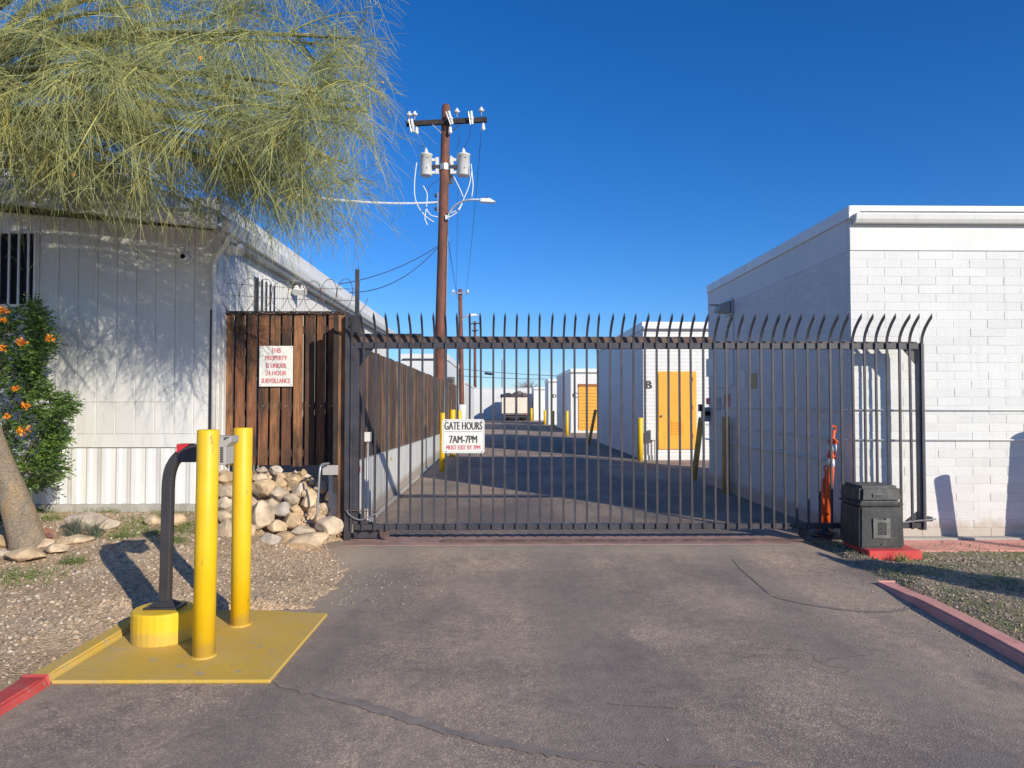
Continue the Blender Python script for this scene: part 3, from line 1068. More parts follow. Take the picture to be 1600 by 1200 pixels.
CY = 38.5
bC = far_building('white storage unit marked C with an orange roll-up door', P(892, 660, CY).x, CY, 6.0, 48, P(892, 576, CY).z, 'C', P(898.5, 618, CY).x, P(899, 618, CY).z, 0.28)
da, dc = P(904, 600, CY), P(950, 673, CY)
MB().box(da.x, dc.x, CY - 0.08, CY - 0.001, da.z - 0.14, da.z).obj('lintel', 'brown_lintel', bC)
n = 13
for i in range(n):
    z0 = dc.z + (da.z - 0.14 - dc.z) * i / n
    z1 = dc.z + (da.z - 0.14 - dc.z) * (i + 1) / n
    MB().box(da.x, dc.x, CY - 0.05 - (i % 2) * 0.004, CY - 0.001, z0 + 0.012, z1 - 0.012).obj('door_slat', 'orange_door', bC)
DY = 53.0
bD = far_building('white storage unit marked D beyond the unit with the roll-up door', P(857, 650, DY).x, DY, 5.6, 57, P(857, 592, DY).z, 'D', P(866.5, 619, DY).x, P(866, 619, DY).z, 0.27)
EY = 66.0
bE = far_building('white storage unit at the alley end beside the loaded truck', P(834, 650, EY).x, EY, 5.2, 70, P(834, 605, EY).z)

# white wall across the end of the alley
WY = 71.0
w = thing('end_wall', 'long white wall closing the far end of the alley', 'wall', (0, WY, 0))
zt = P(760, 607, WY).z
MB().box(-4.2, 14, WY, WY + 0.3, -0.05, zt).obj('wall', 'white_paint', w)
MB().box(-4.25, 14, WY - 0.03, WY + 0.33, zt + 0.001, zt + 0.08).obj('coping', 'white_paint', w)

# ------------------------------------------------------------------ left building
LY, LX = 8.3, P(340, 600, 8.3).x


def zl(py):
    return P(200, py, LY).z


lb = thing('modular_building', 'white panelled modular building with corrugated skirting under the drooping tree', 'building', (LX, LY, 0.3))
Zs0, Zs1, Zb, Zk = zl(678), zl(345), zl(699), zl(787)
MB().box(-13, LX - 0.002, LY + 0.012, 20.6, 0.0, Zs1 + 0.28).obj('wall_core', 'white_siding', lb)
WX0, WX1, WZ0, WZ1 = P(-70, 420, LY).x, P(61, 420, LY).x, zl(476), zl(366)
SW = 0.2235
me_cache = {}
x = LX - 0.055
i = 0
while x > -9.0:
    x0 = x - SW
    segs = [(Zs0, Zs1)]
    if x0 + 0.01 < WX1 and x - 0.01 > WX0:
        segs = [(Zs0, WZ0 - 0.02), (WZ1 + 0.02, Zs1)]
    for a, b in segs:
        MB().box(x0 + 0.005, x - 0.005, LY, LY + 0.03, a + 0.002, b).obj('siding_board', 'white_siding', lb, bevel=0.003)
    x = x0
MB().box(-9, LX - 0.06, LY - 0.012, LY + 0.03, Zb, Zs0 - 0.004).obj('band_board', 'white_siding', lb, bevel=0.003)
MB().box(LX - 0.055, LX + 0.02, LY - 0.016, LY + 0.05, Zk, Zs1 + 0.02).obj('corner_trim', 'white_siding', lb, bevel=0.004)
MB().box(LX - 0.085, LX - 0.055, LY - 0.03, LY - 0.017, 1.0, zl(484)).obj('corner_strip', 'brown_board', lb, bevel=0.003)
# corrugated skirting sheets, each lapped over the next
SK = 0.337
x = LX - 0.075 + 0.10
prof = [(0.0, -0.012), (0.02, -0.022), (0.075, -0.022), (0.10, 0.004), (0.165, 0.004), (0.185, -0.014), (0.215, -0.014), (0.235, 0.004), (0.29, 0.004), (0.315, -0.006), (0.337, -0.010)]
while x > -9:
    mb = MB()
    vs_ = [(x - SK + px_, LY - 0.004 + dy, z) for z in (Zk, Zb - 0.012) for px_, dy in prof]
    n = len(prof)
    mb.add(vs_, [(k, k + 1, n + k + 1, n + k) for k in range(n - 1)])
    mb.add([(a, b + 0.004, c) for a, b, c in vs_], [(n + k, n + k + 1, k + 1, k) for k in range(n - 1)])
    mb.obj('skirting_panel', 'white_metal', lb)
    x -= SK
MB().box(-9, LX + 0.0, LY - 0.03, LY + 0.011, 0.1, Zk - 0.003).obj('foundation', 'concrete', lb, bevel=0.004)
# window with white bars
wf = MB()
for a in ((WX0, WX1, WZ0 - 0.03, WZ0), (WX0, WX1, WZ1, WZ1 + 0.03), (WX1 - 0.03, WX1, WZ0 + 0.001, WZ1 - 0.001), (WX0, WX0 + 0.03, WZ0 + 0.001, WZ1 - 0.001)):
    wf.box(a[0], a[1], LY - 0.02, LY + 0.025, a[2], a[3])
win = wf.obj('window', 'white_metal', lb)
MB().box(WX0 + 0.02, WX1 - 0.02, LY + 0.0, LY + 0.0115, WZ0, WZ1).obj('pane', 'dark_glass', win)
for px in (-50, -33, -17, -1.5, 14, 29, 44, 54):
    xx = P(px, 420, LY - 0.04).x
    MB().box(xx - 0.010, xx + 0.010, LY - 0.05, LY - 0.03, WZ0 - 0.02, WZ1 + 0.02).obj('window_bar', 'white_metal', win, bevel=0.002)
# two faint patch seams
MB().box(P(128, 627, LY).x, P(260, 627, LY).x, LY - 0.006, LY - 0.001, zl(628), zl(626)).obj('seam_strip', 'pale_grey_wall', lb)
# side wall towards the yard: narrow ribs, barred window
MB().box(LX - 0.012, LX, LY + 0.051, 20.6, 0.3, 3.45).obj('side_wall', 'white_siding', lb)
y = LY + 0.15
k = 0
while y < 20.5:
    if k < 120:
        MB().box(LX + 0.0005, LX + 0.012, y, y + 0.075, 0.31, 3.44).obj('rib', 'white_siding', lb)
    y += 0.103
    k += 1


def on_left(px, py, X):
    d = ray(px, py)
    return Vector((0, 0, EYE)) + d * (X / d.x)


a, b = on_left(398, 427, LX + 0.06), on_left(428, 440, LX + 0.06)
sw = MB().box(LX + 0.013, LX + 0.055, a.y - 0.05, b.y + 0.1, 1.9, a.z + 0.02).obj('side_window', 'white_metal', lb)
MB().box(LX + 0.056, LX + 0.06, a.y, b.y + 0.05, 1.95, a.z - 0.04).obj('pane', 'dark_glass', sw)
for yy in np.linspace(a.y + 0.12, b.y + 0.02, 5):
    MB().box(LX + 0.08, LX + 0.10, yy - 0.012, yy + 0.012, 1.9, a.z).obj('window_bar', 'white_metal', sw)
# eaves, gutter and roof
EX = -3.12
zE = 3.66
MB().box(LX + 0.013, EX - 0.02, LY - 0.25, 20.8, zE - 0.16, zE - 0.135).obj('soffit', 'white_siding', lb)
MB().box(EX - 0.019, EX, LY - 0.28, 20.8, zE - 0.17, zE - 0.02).obj('side_fascia', 'white_metal', lb)
MB().prism([(EX + 0.001, LY - 0.3, zE - 0.13), (EX + 0.07, LY - 0.3, zE - 0.13), (EX + 0.10, LY - 0.3, zE - 0.05), (EX + 0.105, LY - 0.3, zE - 0.015), (EX + 0.001, LY - 0.3, zE - 0.015)], (0, 13.1, 0)).obj('gutter', 'white_metal', lb, bevel=0.002)
pA, pB = P(338, 334, LY - 0.3), P(-250, 264, LY - 0.3)
fh = 0.16
MB().prism([pA - Vector((0, 0, fh)), pA, pB, pB - Vector((0, 0, fh))], (0, 0.03, 0)).obj('front_fascia', 'white_siding', lb)
MB().prism([pA - Vector((0.02, -0.031, 0.12)), pB - Vector((0, -0.031, 0.12)), pB + Vector((0, 0.29, -0.12)), pA + Vector((-0.02, 0.29, -0.12))], (0, 0, 0.02)).obj('front_soffit', 'white_siding', lb)
MB().prism([(pA.x - 0.1, LY, Zs1 + 0.002), (-13, LY, Zs1 + 0.002), (-13, LY, pB.z + 0.2), (pA.x - 0.1, LY, pA.z - 0.12)], (0, 0.02, 0)).obj('gable_panel', 'white_siding', lb)
h1 = P(25, 214, 9.6)
h0 = P(-250, 150, 9.6)
MB().prism([pA + Vector((0, 0.0, 0.012)), pB + Vector((0, 0, 0.012)), h0, h1], (0, 0.004, -0.06)).obj('front_roof', 'white_siding', lb)
MB().prism([pA + Vector((0.02, 0.05, 0.03)), h1 + Vector((0, 0, 0.03)), (h1.x, 20.8, 3.9), (EX + 0.02, 20.8, zE + 0.02)], (0, 0, 0.02)).obj('side_roof', 'white_metal', lb)
# downspout elbow + conduit clutter at the corner
MB().tube(curve_pts([(EX + 0.03, LY - 0.22, zE - 0.14), (EX - 0.02, LY - 0.16, zE - 0.26), (LX - 0.02, LY - 0.07, zE - 0.42), (LX - 0.02, LY - 0.06, zE - 0.8)], 4) + [(LX - 0.02, LY - 0.06, 1.15)], 0.028, 8).obj('downspout', 'white_metal', lb, smooth=True)

t = thing('security_camera', 'small dome security camera hanging from a conduit on the white panelled wall', 'camera', (P(288, 402, LY).x, LY, P(288, 402, LY).z))
c0 = P(289, 402, LY - 0.06)
MB().tube([(c0.x, LY - 0.002, c0.z), (c0.x, LY - 0.03, c0.z)], 0.075, 16).obj('base', 'white_plastic', t, bevel=0.005)
MB().tube([(c0.x, LY - 0.03, c0.z), (c0.x, LY - 0.10, c0.z), (c0.x, LY - 0.115, c0.z)], [0.05, 0.048, 0.03], 16).obj('housing', 'white_plastic', t, smooth=True)
MB().tube([(c0.x, LY - 0.1155, c0.z), (c0.x, LY - 0.125, c0.z)], 0.028, 14).obj('lens', 'dark_glass', t)
MB().tube([(c0.x, LY - 0.02, c0.z + 0.06), (c0.x, LY - 0.02, zl(362))], 0.012, 8).obj('conduit', 'white_plastic', t)


def flood(label, px, py, Yp, sc):
    c = P(px, py, Yp)
    t = thing('floodlight', label, 'lamp', c)
    MB().tube([c + Vector((-0.02, 0, 0.07 * sc)), c + Vector((0.05 * sc, -0.05, 0.05 * sc))], 0.055 * sc, 12).obj('mount', 'white_plastic', t, bevel=0.006)
    for s in (0, 1):
        q = c + Vector((0.03 + 0.09 * s, 0.04 * s, -0.02)) * sc
        MB().tube([q, q + Vector((0.03, -0.06, -0.05)) * sc, q + Vector((0.05, -0.13, -0.13)) * sc], [0.03 * sc, 0.045 * sc, 0.065 * sc], 12).obj('lamp_head', 'white_plastic', t, smooth=True)
    return t


flood('white twin floodlight tucked under the eave by the building corner', 356, 376, 8.55, 1.0)
flood('white twin floodlight further along the eave above the wooden fence', 459, 444, 11.2, 1.0)

# ------------------------------------------------------------------ wooden fence panel with return (front left)
FY = 8.52
ZT, ZB = P(440, 489, FY).z, P(440, 728, FY).z
fp = thing('board_fence', 'brown shadowbox board fence panel carrying the surveillance notice above the rocks', 'fence', (-2.5, FY, ZB))
x0, x1 = P(349, 600, FY).x, P(531, 600, FY).x
nb = 10
pit = (x1 - x0) / nb
for i in range(nb):
    bx = x0 + i * pit
    wv_ = 0.106 + random.uniform(-0.009, 0.009)
    MB().box(bx, bx + wv_, FY, FY + 0.018, ZB + random.uniform(-0.02, 0.015), ZT - 0.02).obj('board', 'fence_wood', fp, bevel=0.003)
    if i < nb - 1:
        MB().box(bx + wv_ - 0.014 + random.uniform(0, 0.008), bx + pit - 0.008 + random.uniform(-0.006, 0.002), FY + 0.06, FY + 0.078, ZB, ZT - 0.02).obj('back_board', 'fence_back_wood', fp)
MB().box(x0 - 0.01, x1 + 0.02, FY - 0.022, FY + 0.1, ZT - 0.019, ZT + 0.02).obj('cap_rail', 'dark_timber', fp, bevel=0.003)
for z in (ZT - 0.2, (ZT + ZB) / 2 - 0.2, ZB + 0.15):
    MB().box(x0, x1, FY + 0.019, FY + 0.059, z - 0.045, z + 0.045).obj('rail', 'dark_timber', fp)
nl = MB()
for i in range(nb):
    for z in (ZT - 0.0, (ZT + ZB) / 2 - 0.2):
        bx = x0 + i * pit + 0.05 + random.uniform(-0.01, 0.01)
        nl.box(bx - 0.006, bx + 0.006, FY - 0.026 if z > ZT - 0.1 else FY - 0.004, FY - 0.001, z - 0.006, z + 0.006)
nl.obj('nail', 'galvanised', fp, kind='stuff')
# return boards towards the gate
RX = P(538, 600, 8.1).x
for i in range(4):
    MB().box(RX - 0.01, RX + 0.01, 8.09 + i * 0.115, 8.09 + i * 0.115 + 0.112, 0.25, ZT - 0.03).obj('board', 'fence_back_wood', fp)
MB().box(RX - 0.05, RX + 0.05, 7.99, 8.088, 0.05, P(540, 493, 8.04).z).obj('post', 'post_wood', fp, bevel=0.006)
MB().box(RX - 0.10, RX - 0.052, 8.0, 8.06, 0.6, P(540, 494, 8.04).z).obj('post', 'dark_timber', fp)

# surveillance sign
a, b = P(405.5, 540.5, FY - 0.03), P(457.5, 604, FY - 0.03)
sg = thing('surveillance_sign', 'white sign with faded red lettering about surveillance nailed to the board fence', 'sign', ((a.x + b.x) / 2, FY - 0.03, (a.z + b.z) / 2))
MB().box(a.x, b.x, FY - 0.034, FY - 0.028, b.z, a.z).obj('panel', 'sign_white', sg, bevel=0.002)
cx = (a.x + b.x) / 2
for txt, py, hh, xs_ in (('THIS', 548.5, 0.056, 0.70), ('PROPERTY', 560, 0.056, 0.68), ('IS UNDER', 572, 0.056, 0.70), ('24 HOUR', 583.5, 0.056, 0.74), ('SURVEILLANCE', 595.5, 0.056, 0.64)):
    me = text_mesh(txt, hh, xs_, 0.0022, 0.0008)
    link('lettering', me, 'faded_print', sg).location = Vector((cx, FY - 0.0358, P(430, py, FY).z)) - sg.location
sb = MB()
for xx, zz in ((a.x + 0.02, a.z - 0.02), (b.x - 0.02, a.z - 0.02), (a.x + 0.02, b.z + 0.02), (b.x - 0.02, b.z + 0.02)):
    MB().tube([(xx, FY - 0.034, zz), (xx, FY - 0.039, zz)], 0.007, 6).obj('screw', 'galvanised', sg)

# coiled wire and strands on top of the panel
bw_ = thing('barbed_wire', 'coiled barbed wire with two strands above the board fence', 'barbed wire', (-2.5, FY, ZT))
x0w, x1w = P(352, 480, FY).x, P(556, 480, FY).x
pts = []
for k in range(0, 8 * 14 + 1):
    u = k / (8 * 14)
    ang = 2 * math.pi * k / 14
    pts.append((x0w + (x1w - x0w) * u + 0.125 * math.cos(ang), FY + 0.04 + 0.12 * math.sin(ang + 0.6), ZT + 0.20 + 0.22 * math.sin(ang) * (1 + 0.1 * math.sin(u * 9))))
MB().tube(pts, 0.004, 4).obj('coil', 'rust_steel', bw_)
for py in (444, 462):
    z = P(440, py, FY).z
    MB().tube(sag((x0w - 0.03, FY + 0.03, z + 0.02), (x1w, FY + 0.03, z - 0.05), 0.02), 0.0035, 4).obj('strand', 'rust_steel', bw_)
    br = MB()
    for q in sag((x0w, FY + 0.03, z + 0.02), (x1w, FY + 0.03, z - 0.05), 0.02, 16):
        br.bar(q + Vector((-.01, 0, -.02)), q + Vector((.01, 0, .02)), 0.003, 0.003)
        br.bar(q + Vector((.01, 0, -.02)), q + Vector((-.008, 0, .018)), 0.003, 0.003)
    br.obj('barb', 'galvanised', bw_, kind='stuff')
c = P(558, 480, 8.3)
MB().box(c.x - 0.022, c.x + 0.022, 8.28, 8.325, 0.1, P(558, 421, 8.3).z).obj('post', 'black_steel', bw_, bevel=0.003)

# ------------------------------------------------------------------ alley fence on its white wall
aw = thing('retaining_wall', 'low pale painted wall along the alley under the wooden fence', 'wall', (-1.85, 8.5, 0))
FX = -1.78


def awz(y):
    return 0.875 - 0.21 * (y - 8.7) / 12.8 if y < 21.5 else 0.665


ys_ = [8.2, 10, 12, 14, 16, 18, 20, 22, 26, 29.6]
mb = MB()
for i in range(len(ys_)):
    mb.v += [(FX - 0.18, ys_[i], -0.05), (FX, ys_[i], -0.05), (FX, ys_[i], awz(ys_[i])), (FX - 0.18, ys_[i], awz(ys_[i]))]
for i in range(len(ys_) - 1):
    for k in range(4):
        mb.f.append((i * 4 + k, i * 4 + (k + 1) % 4, i * 4 + 4 + (k + 1) % 4, i * 4 + 4 + k))
mb.f += [(0, 1, 2, 3), tuple(len(mb.v) - 4 + k for k in (3, 2, 1, 0))]
mb.obj('wall', 'pale_grey_wall', aw)
MB().box(FX + 0.0005, FX + 0.05, 8.2, 29.5, -0.02, 0.05).obj('footing', 'concrete', aw, bevel=0.015)
af = thing('alley_fence', 'long weathered brown plank fence on top of the low alley wall', 'fence', (FX - 0.07, 8.6, 0.8))
y = 8.56
while y < 29.5:
    wd = random.uniform(0.128, 0.146)
    z1 = 2.335 + random.uniform(-0.012, 0.012)
    dx = random.uniform(-0.007, 0.007)
    MB().box(FX - 0.055 + dx, FX - 0.035 + dx, y, y + wd - 0.006, awz(y + wd) + 0.012, z1).obj('plank', 'alley_wood', af)
    y += wd + 0.002
for z in (1.1, 2.05):
    MB().box(FX - 0.10, FX - 0.063, 8.56, 29.5, z - 0.045, z + 0.045).obj('rail', 'dark_timber', af)
# white power box with pipe on the wall
t = thing('power_box', 'small white electrical box on a thin pipe fixed to the alley fence', 'electrical box', (FX + 0.04, 9.3, 1.2))
a = P(577, 675, 9.5)
yb = 9.5
MB().box(FX - 0.02, FX + 0.06, yb - 0.06, yb + 0.06, P(577, 690, yb).z, a.z).obj('housing', 'white_plastic', t, bevel=0.006)
MB().tube([(FX + 0.03, yb, P(577, 690, yb).z), (FX + 0.03, yb, 0.04)], 0.014, 8).obj('pipe', 'white_plastic', t)
MB().box(FX + 0.001, FX + 0.006, 9.02, 9.10, 0.72, 0.80).obj('wall_tag', 'red_tape', None, label='small red tag stuck on the low alley wall near the gate', cat='tag')
MB().box(FX + 0.001, FX + 0.006, 11.6, 11.72, 0.66, 0.72).obj('wall_tag', 'poster_tan', None, label='small tan tag stuck higher on the low alley wall', cat='tag')

# ------------------------------------------------------------------ sliding gate
GY = 7.95
gate = thing('sliding_gate', 'black steel picket gate with outward curved spear tops across the driveway', 'gate', (1.5, GY, 0.075))
zr = P(1000, 540.5, GY).z
zb = P(1000, 822, GY).z
X0, X1 = P(553, 700, GY).x, P(1440, 700, GY).x
NP = 49
zt_ = P(1000, 490, GY - 0.24).z
hw = 0.0112
# one picket: straight bar, then a curve leaning out towards the street, then a spear tip
path = [(0, -hw - 0.031, zb - 0.035), (0, -hw - 0.031, zr + 0.03), (0, -0.05, zr + 0.09), (0, -0.072, zr + 0.14), (0, -0.115, zr + 0.20), (0, -0.17, zr + 0.255), (0, -0.225, zt_ - 0.035)]
pk = MB()
for i, p in enumerate(path):
    for sx, sy in ((-1, -1), (1, -1), (1, 1), (-1, 1)):
        k = hw
        pk.v.append((p[0] + sx * k, p[1] + sy * k * (1 if i < 3 else 0.9), p[2] + (sy * k * 0.6 if i >= 3 else 0)))
for i in range(len(path) - 1):
    for k in range(4):
        pk.f.append((i * 4 + k, i * 4 + (k + 1) % 4, i * 4 + 4 + (k + 1) % 4, i * 4 + 4 + k))
pk.f.append((3, 2, 1, 0))
e = (len(path) - 1) * 4
pk.v.append((0, -0.25, zt_ + 0.012))
for k in range(4):
    pk.f.append((e + k, e + (k + 1) % 4, e + 4))
pk_me = pk.mesh('picket')
pk_me.materials.append(MATS['black_steel'])
for i in range(NP + 1):
    px = 550 + 18.419 * i - 0.0057 * i * i
    o = link('picket', pk_me, None, gate)
    o.location = Vector((P(px, 700, GY).x, GY + random.uniform(-0.002, 0.002), 0)) - gate.location
    o.rotation_euler = (0, random.uniform(-0.003, 0.003), random.uniform(-0.045, 0.045))
MB().box(X0, X1, GY - 0.03, GY + 0.03, zr - 0.034, zr + 0.034).obj('top_rail', 'black_steel', gate, bevel=0.003)
MB().box(X0, X1, GY - 0.03, GY + 0.03, zb - 0.03, zb + 0.03).obj('bottom_rail', 'black_steel', gate, bevel=0.003)
MB().box(X0 - 0.01, X0 + 0.05, GY - 0.0295, GY + 0.05, zb + 0.031, zr - 0.035).obj('end_post', 'black_steel', gate, bevel=0.003)
MB().box(X1 - 0.04, X1 + 0.03, GY - 0.0295, GY + 0.045, zb - 0.05, zr + 0.03).obj('end_post', 'sunlit_steel', gate, bevel=0.003)
# corner gussets
gl, gr_ = X0 + 0.051, X1 - 0.051
zz = zr - 0.036
MB().prism([(gl, GY + 0.005, zz), (gl + 0.16, GY + 0.005, zz), (gl, GY + 0.005, zz - 0.2)], (0, 0.012, 0)).obj('gusset', 'black_steel', gate)
MB().prism([(gr_, GY + 0.005, zz), (gr_ - 0.14, GY + 0.005, zz), (gr_, GY + 0.005, zz - 0.17)], (0, 0.012, 0)).obj('gusset', 'black_steel', gate)
MB().prism([(gr_, GY + 0.005, zb + 0.031), (gr_ - 0.16, GY + 0.005, zb + 0.031), (gr_, GY + 0.005, zb + 0.16)], (0, 0.012, 0)).obj('gusset', 'black_steel', gate)
MB().prism([(X0, GY + 0.035, 0.10), (X0 + 0.28, GY + 0.035, 0.10), (X0 + 0.28, GY + 0.035, zb + 0.03), (X0 + 0.16, GY + 0.035, zb + 0.05), (X0, GY + 0.035, zb + 0.2)], (0, 0.02, 0)).obj('wheel_guard', 'black_steel', gate)
for xx in (X0 + 0.35, 3.4):
    MB().tube([(xx, GY - 0.02, 0.15), (xx, GY + 0.02, 0.15)], 0.055, 16).obj('wheel', 'rust_steel', gate)
# track beam behind the pickets: deep run, then a shallower run
xm = P(1112, 530, GY + 0.06).x
zt1, zt2 = P(800, 526, GY + 0.06).z, P(1300, 534, GY + 0.06).z
MB().box(X0 - 0.03, xm, GY + 0.035, GY + 0.085, zr + 0.0, zt1).obj('track_beam', 'rust_steel', gate, bevel=0.004)
MB().box(xm + 0.002, X1 - 0.01, GY + 0.035, GY + 0.085, zr + 0.0, zt2).obj('track_beam', 'rust_steel', gate, bevel=0.004)
MB().box(X0 - 0.02, P(657, 520, GY).x, GY + 0.03, GY + 0.12, zt1 + 0.001, zt1 + 0.03).obj('guide_cap', 'black_steel', gate, bevel=0.003)
# latch rod bottom right
c = P(1450, 810, GY)
MB().box(X1 + 0.027, X1 + 0.10, GY - 0.03, GY + 0.05, c.z - 0.03, c.z + 0.02).obj('latch_box', 'black_steel', gate, bevel=0.003)
MB().tube([(P(1375, 822, GY).x, GY - 0.045, P(1375, 818, GY).z), (c.x + 0.06, GY - 0.045, c.z)], 0.01, 6).obj('latch_rod', 'galvanised', gate)
# track rail on the sill, gate posts
MB().box(P(690, 838, 7.8).x, P(1300, 838, 7.8).x, 7.80, 7.84, 0.083, 0.105).obj('gate_track', 'rust_steel', None, bevel=0.004, label='thin steel floor track lying on the red sill under the gate', cat='track')
t = thing('gate_post', 'dark square steel gate post standing against the wooden corner post', 'post', (X0 - 0.06, GY + 0.02, 0.05))
MB().box(X0 - 0.10, X0 - 0.035, GY - 0.035, GY + 0.03, -0.03, P(548, 492, GY).z).obj('shaft', 'black_steel', t, bevel=0.004)
MB().box(X0 - 0.032, X0 + 0.06, GY + 0.09, GY + 0.12, zt1 - 0.1, P(558, 493, 8.05).z).obj('guide_plate', 'black_steel', t, bevel=0.003)
t = thing('guide_rod', 'thin tie rod and chain hung low between the gate post and alley wall', 'rod', P(545, 797, GY - 0.06))
MB().tube([P(541, 797, GY - 0.06), P(592, 800, GY - 0.06)], 0.006, 5).obj('rod', 'rust_steel', t)
MB().tube(curve_pts([P(541, 797, GY - 0.06), P(548, 806, GY - 0.07), P(565, 812, GY - 0.06), P(590, 801, GY - 0.06)], 5), 0.007, 5).obj('chain', 'galvanised', t)

# gate hours sign
a, b = P(691, 655, GY - 0.075), P(757, 708, GY - 0.075)
SY = GY - 0.07
sg = thing('gate_hours_sign', 'white metal sign with gate opening hours wired to the gate pickets', 'sign', ((a.x + b.x) / 2, SY, (a.z + b.z) / 2))


def rounded(x0, x1, z0, z1, r, y, n=5):
    out = []
    for cx_, cz_, s in ((x1 - r, z1 - r, 0), (x0 + r, z1 - r, 1), (x0 + r, z0 + r, 2), (x1 - r, z0 + r, 3)):
        for k in range(n + 1):
            an = math.pi / 2 * (s + k / n)
            out.append((cx_ + r * math.cos(an), y, cz_ + r * math.sin(an)))
    return out


MB().prism(rounded(a.x, b.x, b.z, a.z, 0.025, SY - 0.004), (0, 0.004, 0)).obj('panel', 'sign_white', sg)
fr = MB()
o_, i_ = rounded(a.x + 0.010, b.x - 0.010, b.z + 0.010, a.z - 0.010, 0.02, SY - 0.0052), rounded(a.x + 0.014, b.x - 0.014, b.z + 0.014, a.z - 0.014, 0.017, SY - 0.0052)
n = len(o_)
fr.add(o_ + i_, [(k, (k + 1) % n, n + (k + 1) % n, n + k) for k in range(n)])
fr.obj('border', 'poster_grey', sg)
cx = (a.x + b.x) / 2
for txt, py, hh, xs_, bold, mt in (('GATE HOURS', 666, 0.086, 0.56, 0.003, 'dark_print'), ('7AM-7PM', 687, 0.082, 0.66, 0.0032, 'dark_print'), ('MUST EXIT BY 7PM', 699.5, 0.048, 0.66, 0.0016, 'red_print')):
    me = text_mesh(txt, hh, xs_, bold, 0.0008)
    link('lettering', me, mt, sg).location = Vector((cx, SY - 0.0058, P(724, py, SY).z)) - sg.location
z = P(724, 674.5, SY).z
MB().box(a.x + 0.03, b.x - 0.03, SY - 0.0062, SY - 0.0042, z - 0.002, z + 0.002).obj('rule_line', 'dark_print', sg)
for xx in (a.x + 0.045, b.x - 0.03):
    for zz in (a.z - 0.018, b.z + 0.018):
        MB().tube([(xx, SY - 0.004, zz), (xx, SY - 0.010, zz)], 0.008, 6).obj('bolt', 'galvanised', sg)

# ------------------------------------------------------------------ gate motor on its red pad
mo = thing('motor_pad', 'bright red painted concrete pad under the gate motor', 'concrete pad', (4.0, 7.4, 0))
MB().box(P(1357, 870, 7.2).x, P(1441, 870, 7.2).x, 7.19, 7.75, -0.04, 0.10).obj('slab', 'red_pad', mo, bevel=0.012)
mx0, mx1 = P(1345, 820, 7.32).x, P(1410, 820, 7.32).x
mt_ = thing('gate_motor', 'scuffed black plastic gate motor cabinet with moulded cover on a red pad', 'gate motor', ((mx0 + mx1) / 2, 7.5, 0.1))
z0, z1, zs = 0.101, P(1375, 759, 7.34).z, P(1375, 787, 7.32).z


def frustum(mb, x0, x1, y0, y1, za, zb_, ins):
    mb.add([(x0, y0, za), (x1, y0, za), (x1, y1, za), (x0, y1, za), (x0 + ins, y0 + ins, zb_), (x1 - ins, y0 + ins, zb_), (x1 - ins, y1 - ins, zb_), (x0 + ins, y1 - ins, zb_)],
           [(3, 2, 1, 0), (4, 5, 6, 7), (0, 1, 5, 4), (1, 2, 6, 5), (2, 3, 7, 6), (3, 0, 4, 7)])


mb = MB()
frustum(mb, mx0 - 0.02, mx1 + 0.015, 7.30, 7.76, z0, zs - 0.02, 0.012)
mb.obj('housing', 'black_plastic', mt_, bevel=0.02, segs=3, smooth=False)
mb = MB()
frustum(mb, mx0 - 0.022, mx1 + 0.012, 7.292, 7.77, zs - 0.018, zs + 0.012, 0.002)
mb.obj('rim', 'black_plastic', mt_, bevel=0.012, segs=3)
mb = MB()
frustum(mb, mx0 - 0.012, mx1 + 0.002, 7.302, 7.76, zs + 0.013, z1, 0.016)
mb.obj('cover', 'black_plastic', mt_, bevel=0.03, segs=4)
a, b = P(1363, 771, 7.31), P(1381, 777, 7.31)
MB().box(a.x, b.x, 7.296, 7.312, b.z, a.z).obj('badge', 'scuffed_grey', mt_, bevel=0.003)
MB().box(a.x + 0.012, b.x - 0.012, 7.293, 7.2955, b.z + 0.01, a.z - 0.01).obj('badge_face', 'black_plastic', mt_)
a, b = P(1364, 810, 7.3), P(1391, 841, 7.3)
fr = MB()
fr.box(a.x, a.x + 0.045, 7.291, 7.31, b.z, a.z).box(b.x - 0.045, b.x, 7.291, 7.31, b.z, a.z).box(a.x + 0.0455, b.x - 0.0455, 7.291, 7.31, b.z, b.z + 0.035).box(a.x + 0.0455, b.x - 0.0455, 7.291, 7.31, a.z - 0.045, a.z - 0.015)
fr.obj('mount_plate', 'scuffed_grey', mt_)
MB().box(a.x + 0.05, b.x - 0.05, 7.293, 7.3, b.z + 0.04, a.z - 0.05).obj('cover_plate', 'black_plastic', mt_)
for zz in (a.z - 0.06, (a.z + b.z) / 2, b.z + 0.06, b.z - 0.06):
    MB().tube([((a.x + b.x) / 2, 7.294, zz), ((a.x + b.x) / 2, 7.289, zz)], 0.008, 6).obj('screw', 'dark_print', mt_)

# ------------------------------------------------------------------ bollards
BG = 'yellow bollards along the alley'


def bollard_mesh(r, h, lean=(0, 0), n=28, dome=0.008):
    mb = MB()
    prof = [(r, -0.05), (r, h * 0.5), (r, h - dome), (r * 0.93, h - dome * 0.2), (r * 0.5, h), (0.001, h)]
    mb.lathe(prof, n)
    mb.v = [(x + lean[0] * z / h, y + lean[1] * z / h, z) for x, y, z in mb.v]
    return mb


def bollard(label, px, py, top, width, lean=0.0, mat='yellow_paint', group=BG, X=None, Y=None, h=None, r=None):
    g = G(px, py)
    if Y is None:
        X, Y = g.x, g.y
    h = h or (P(px, top, Y).z)
    r = r or width * Y / FOC / 2
    return bollard_mesh(r, h, (lean, 0)).obj('bollard', mat, None, smooth=True, loc=(X, Y, 0), label=label, cat='bollard', group=group)


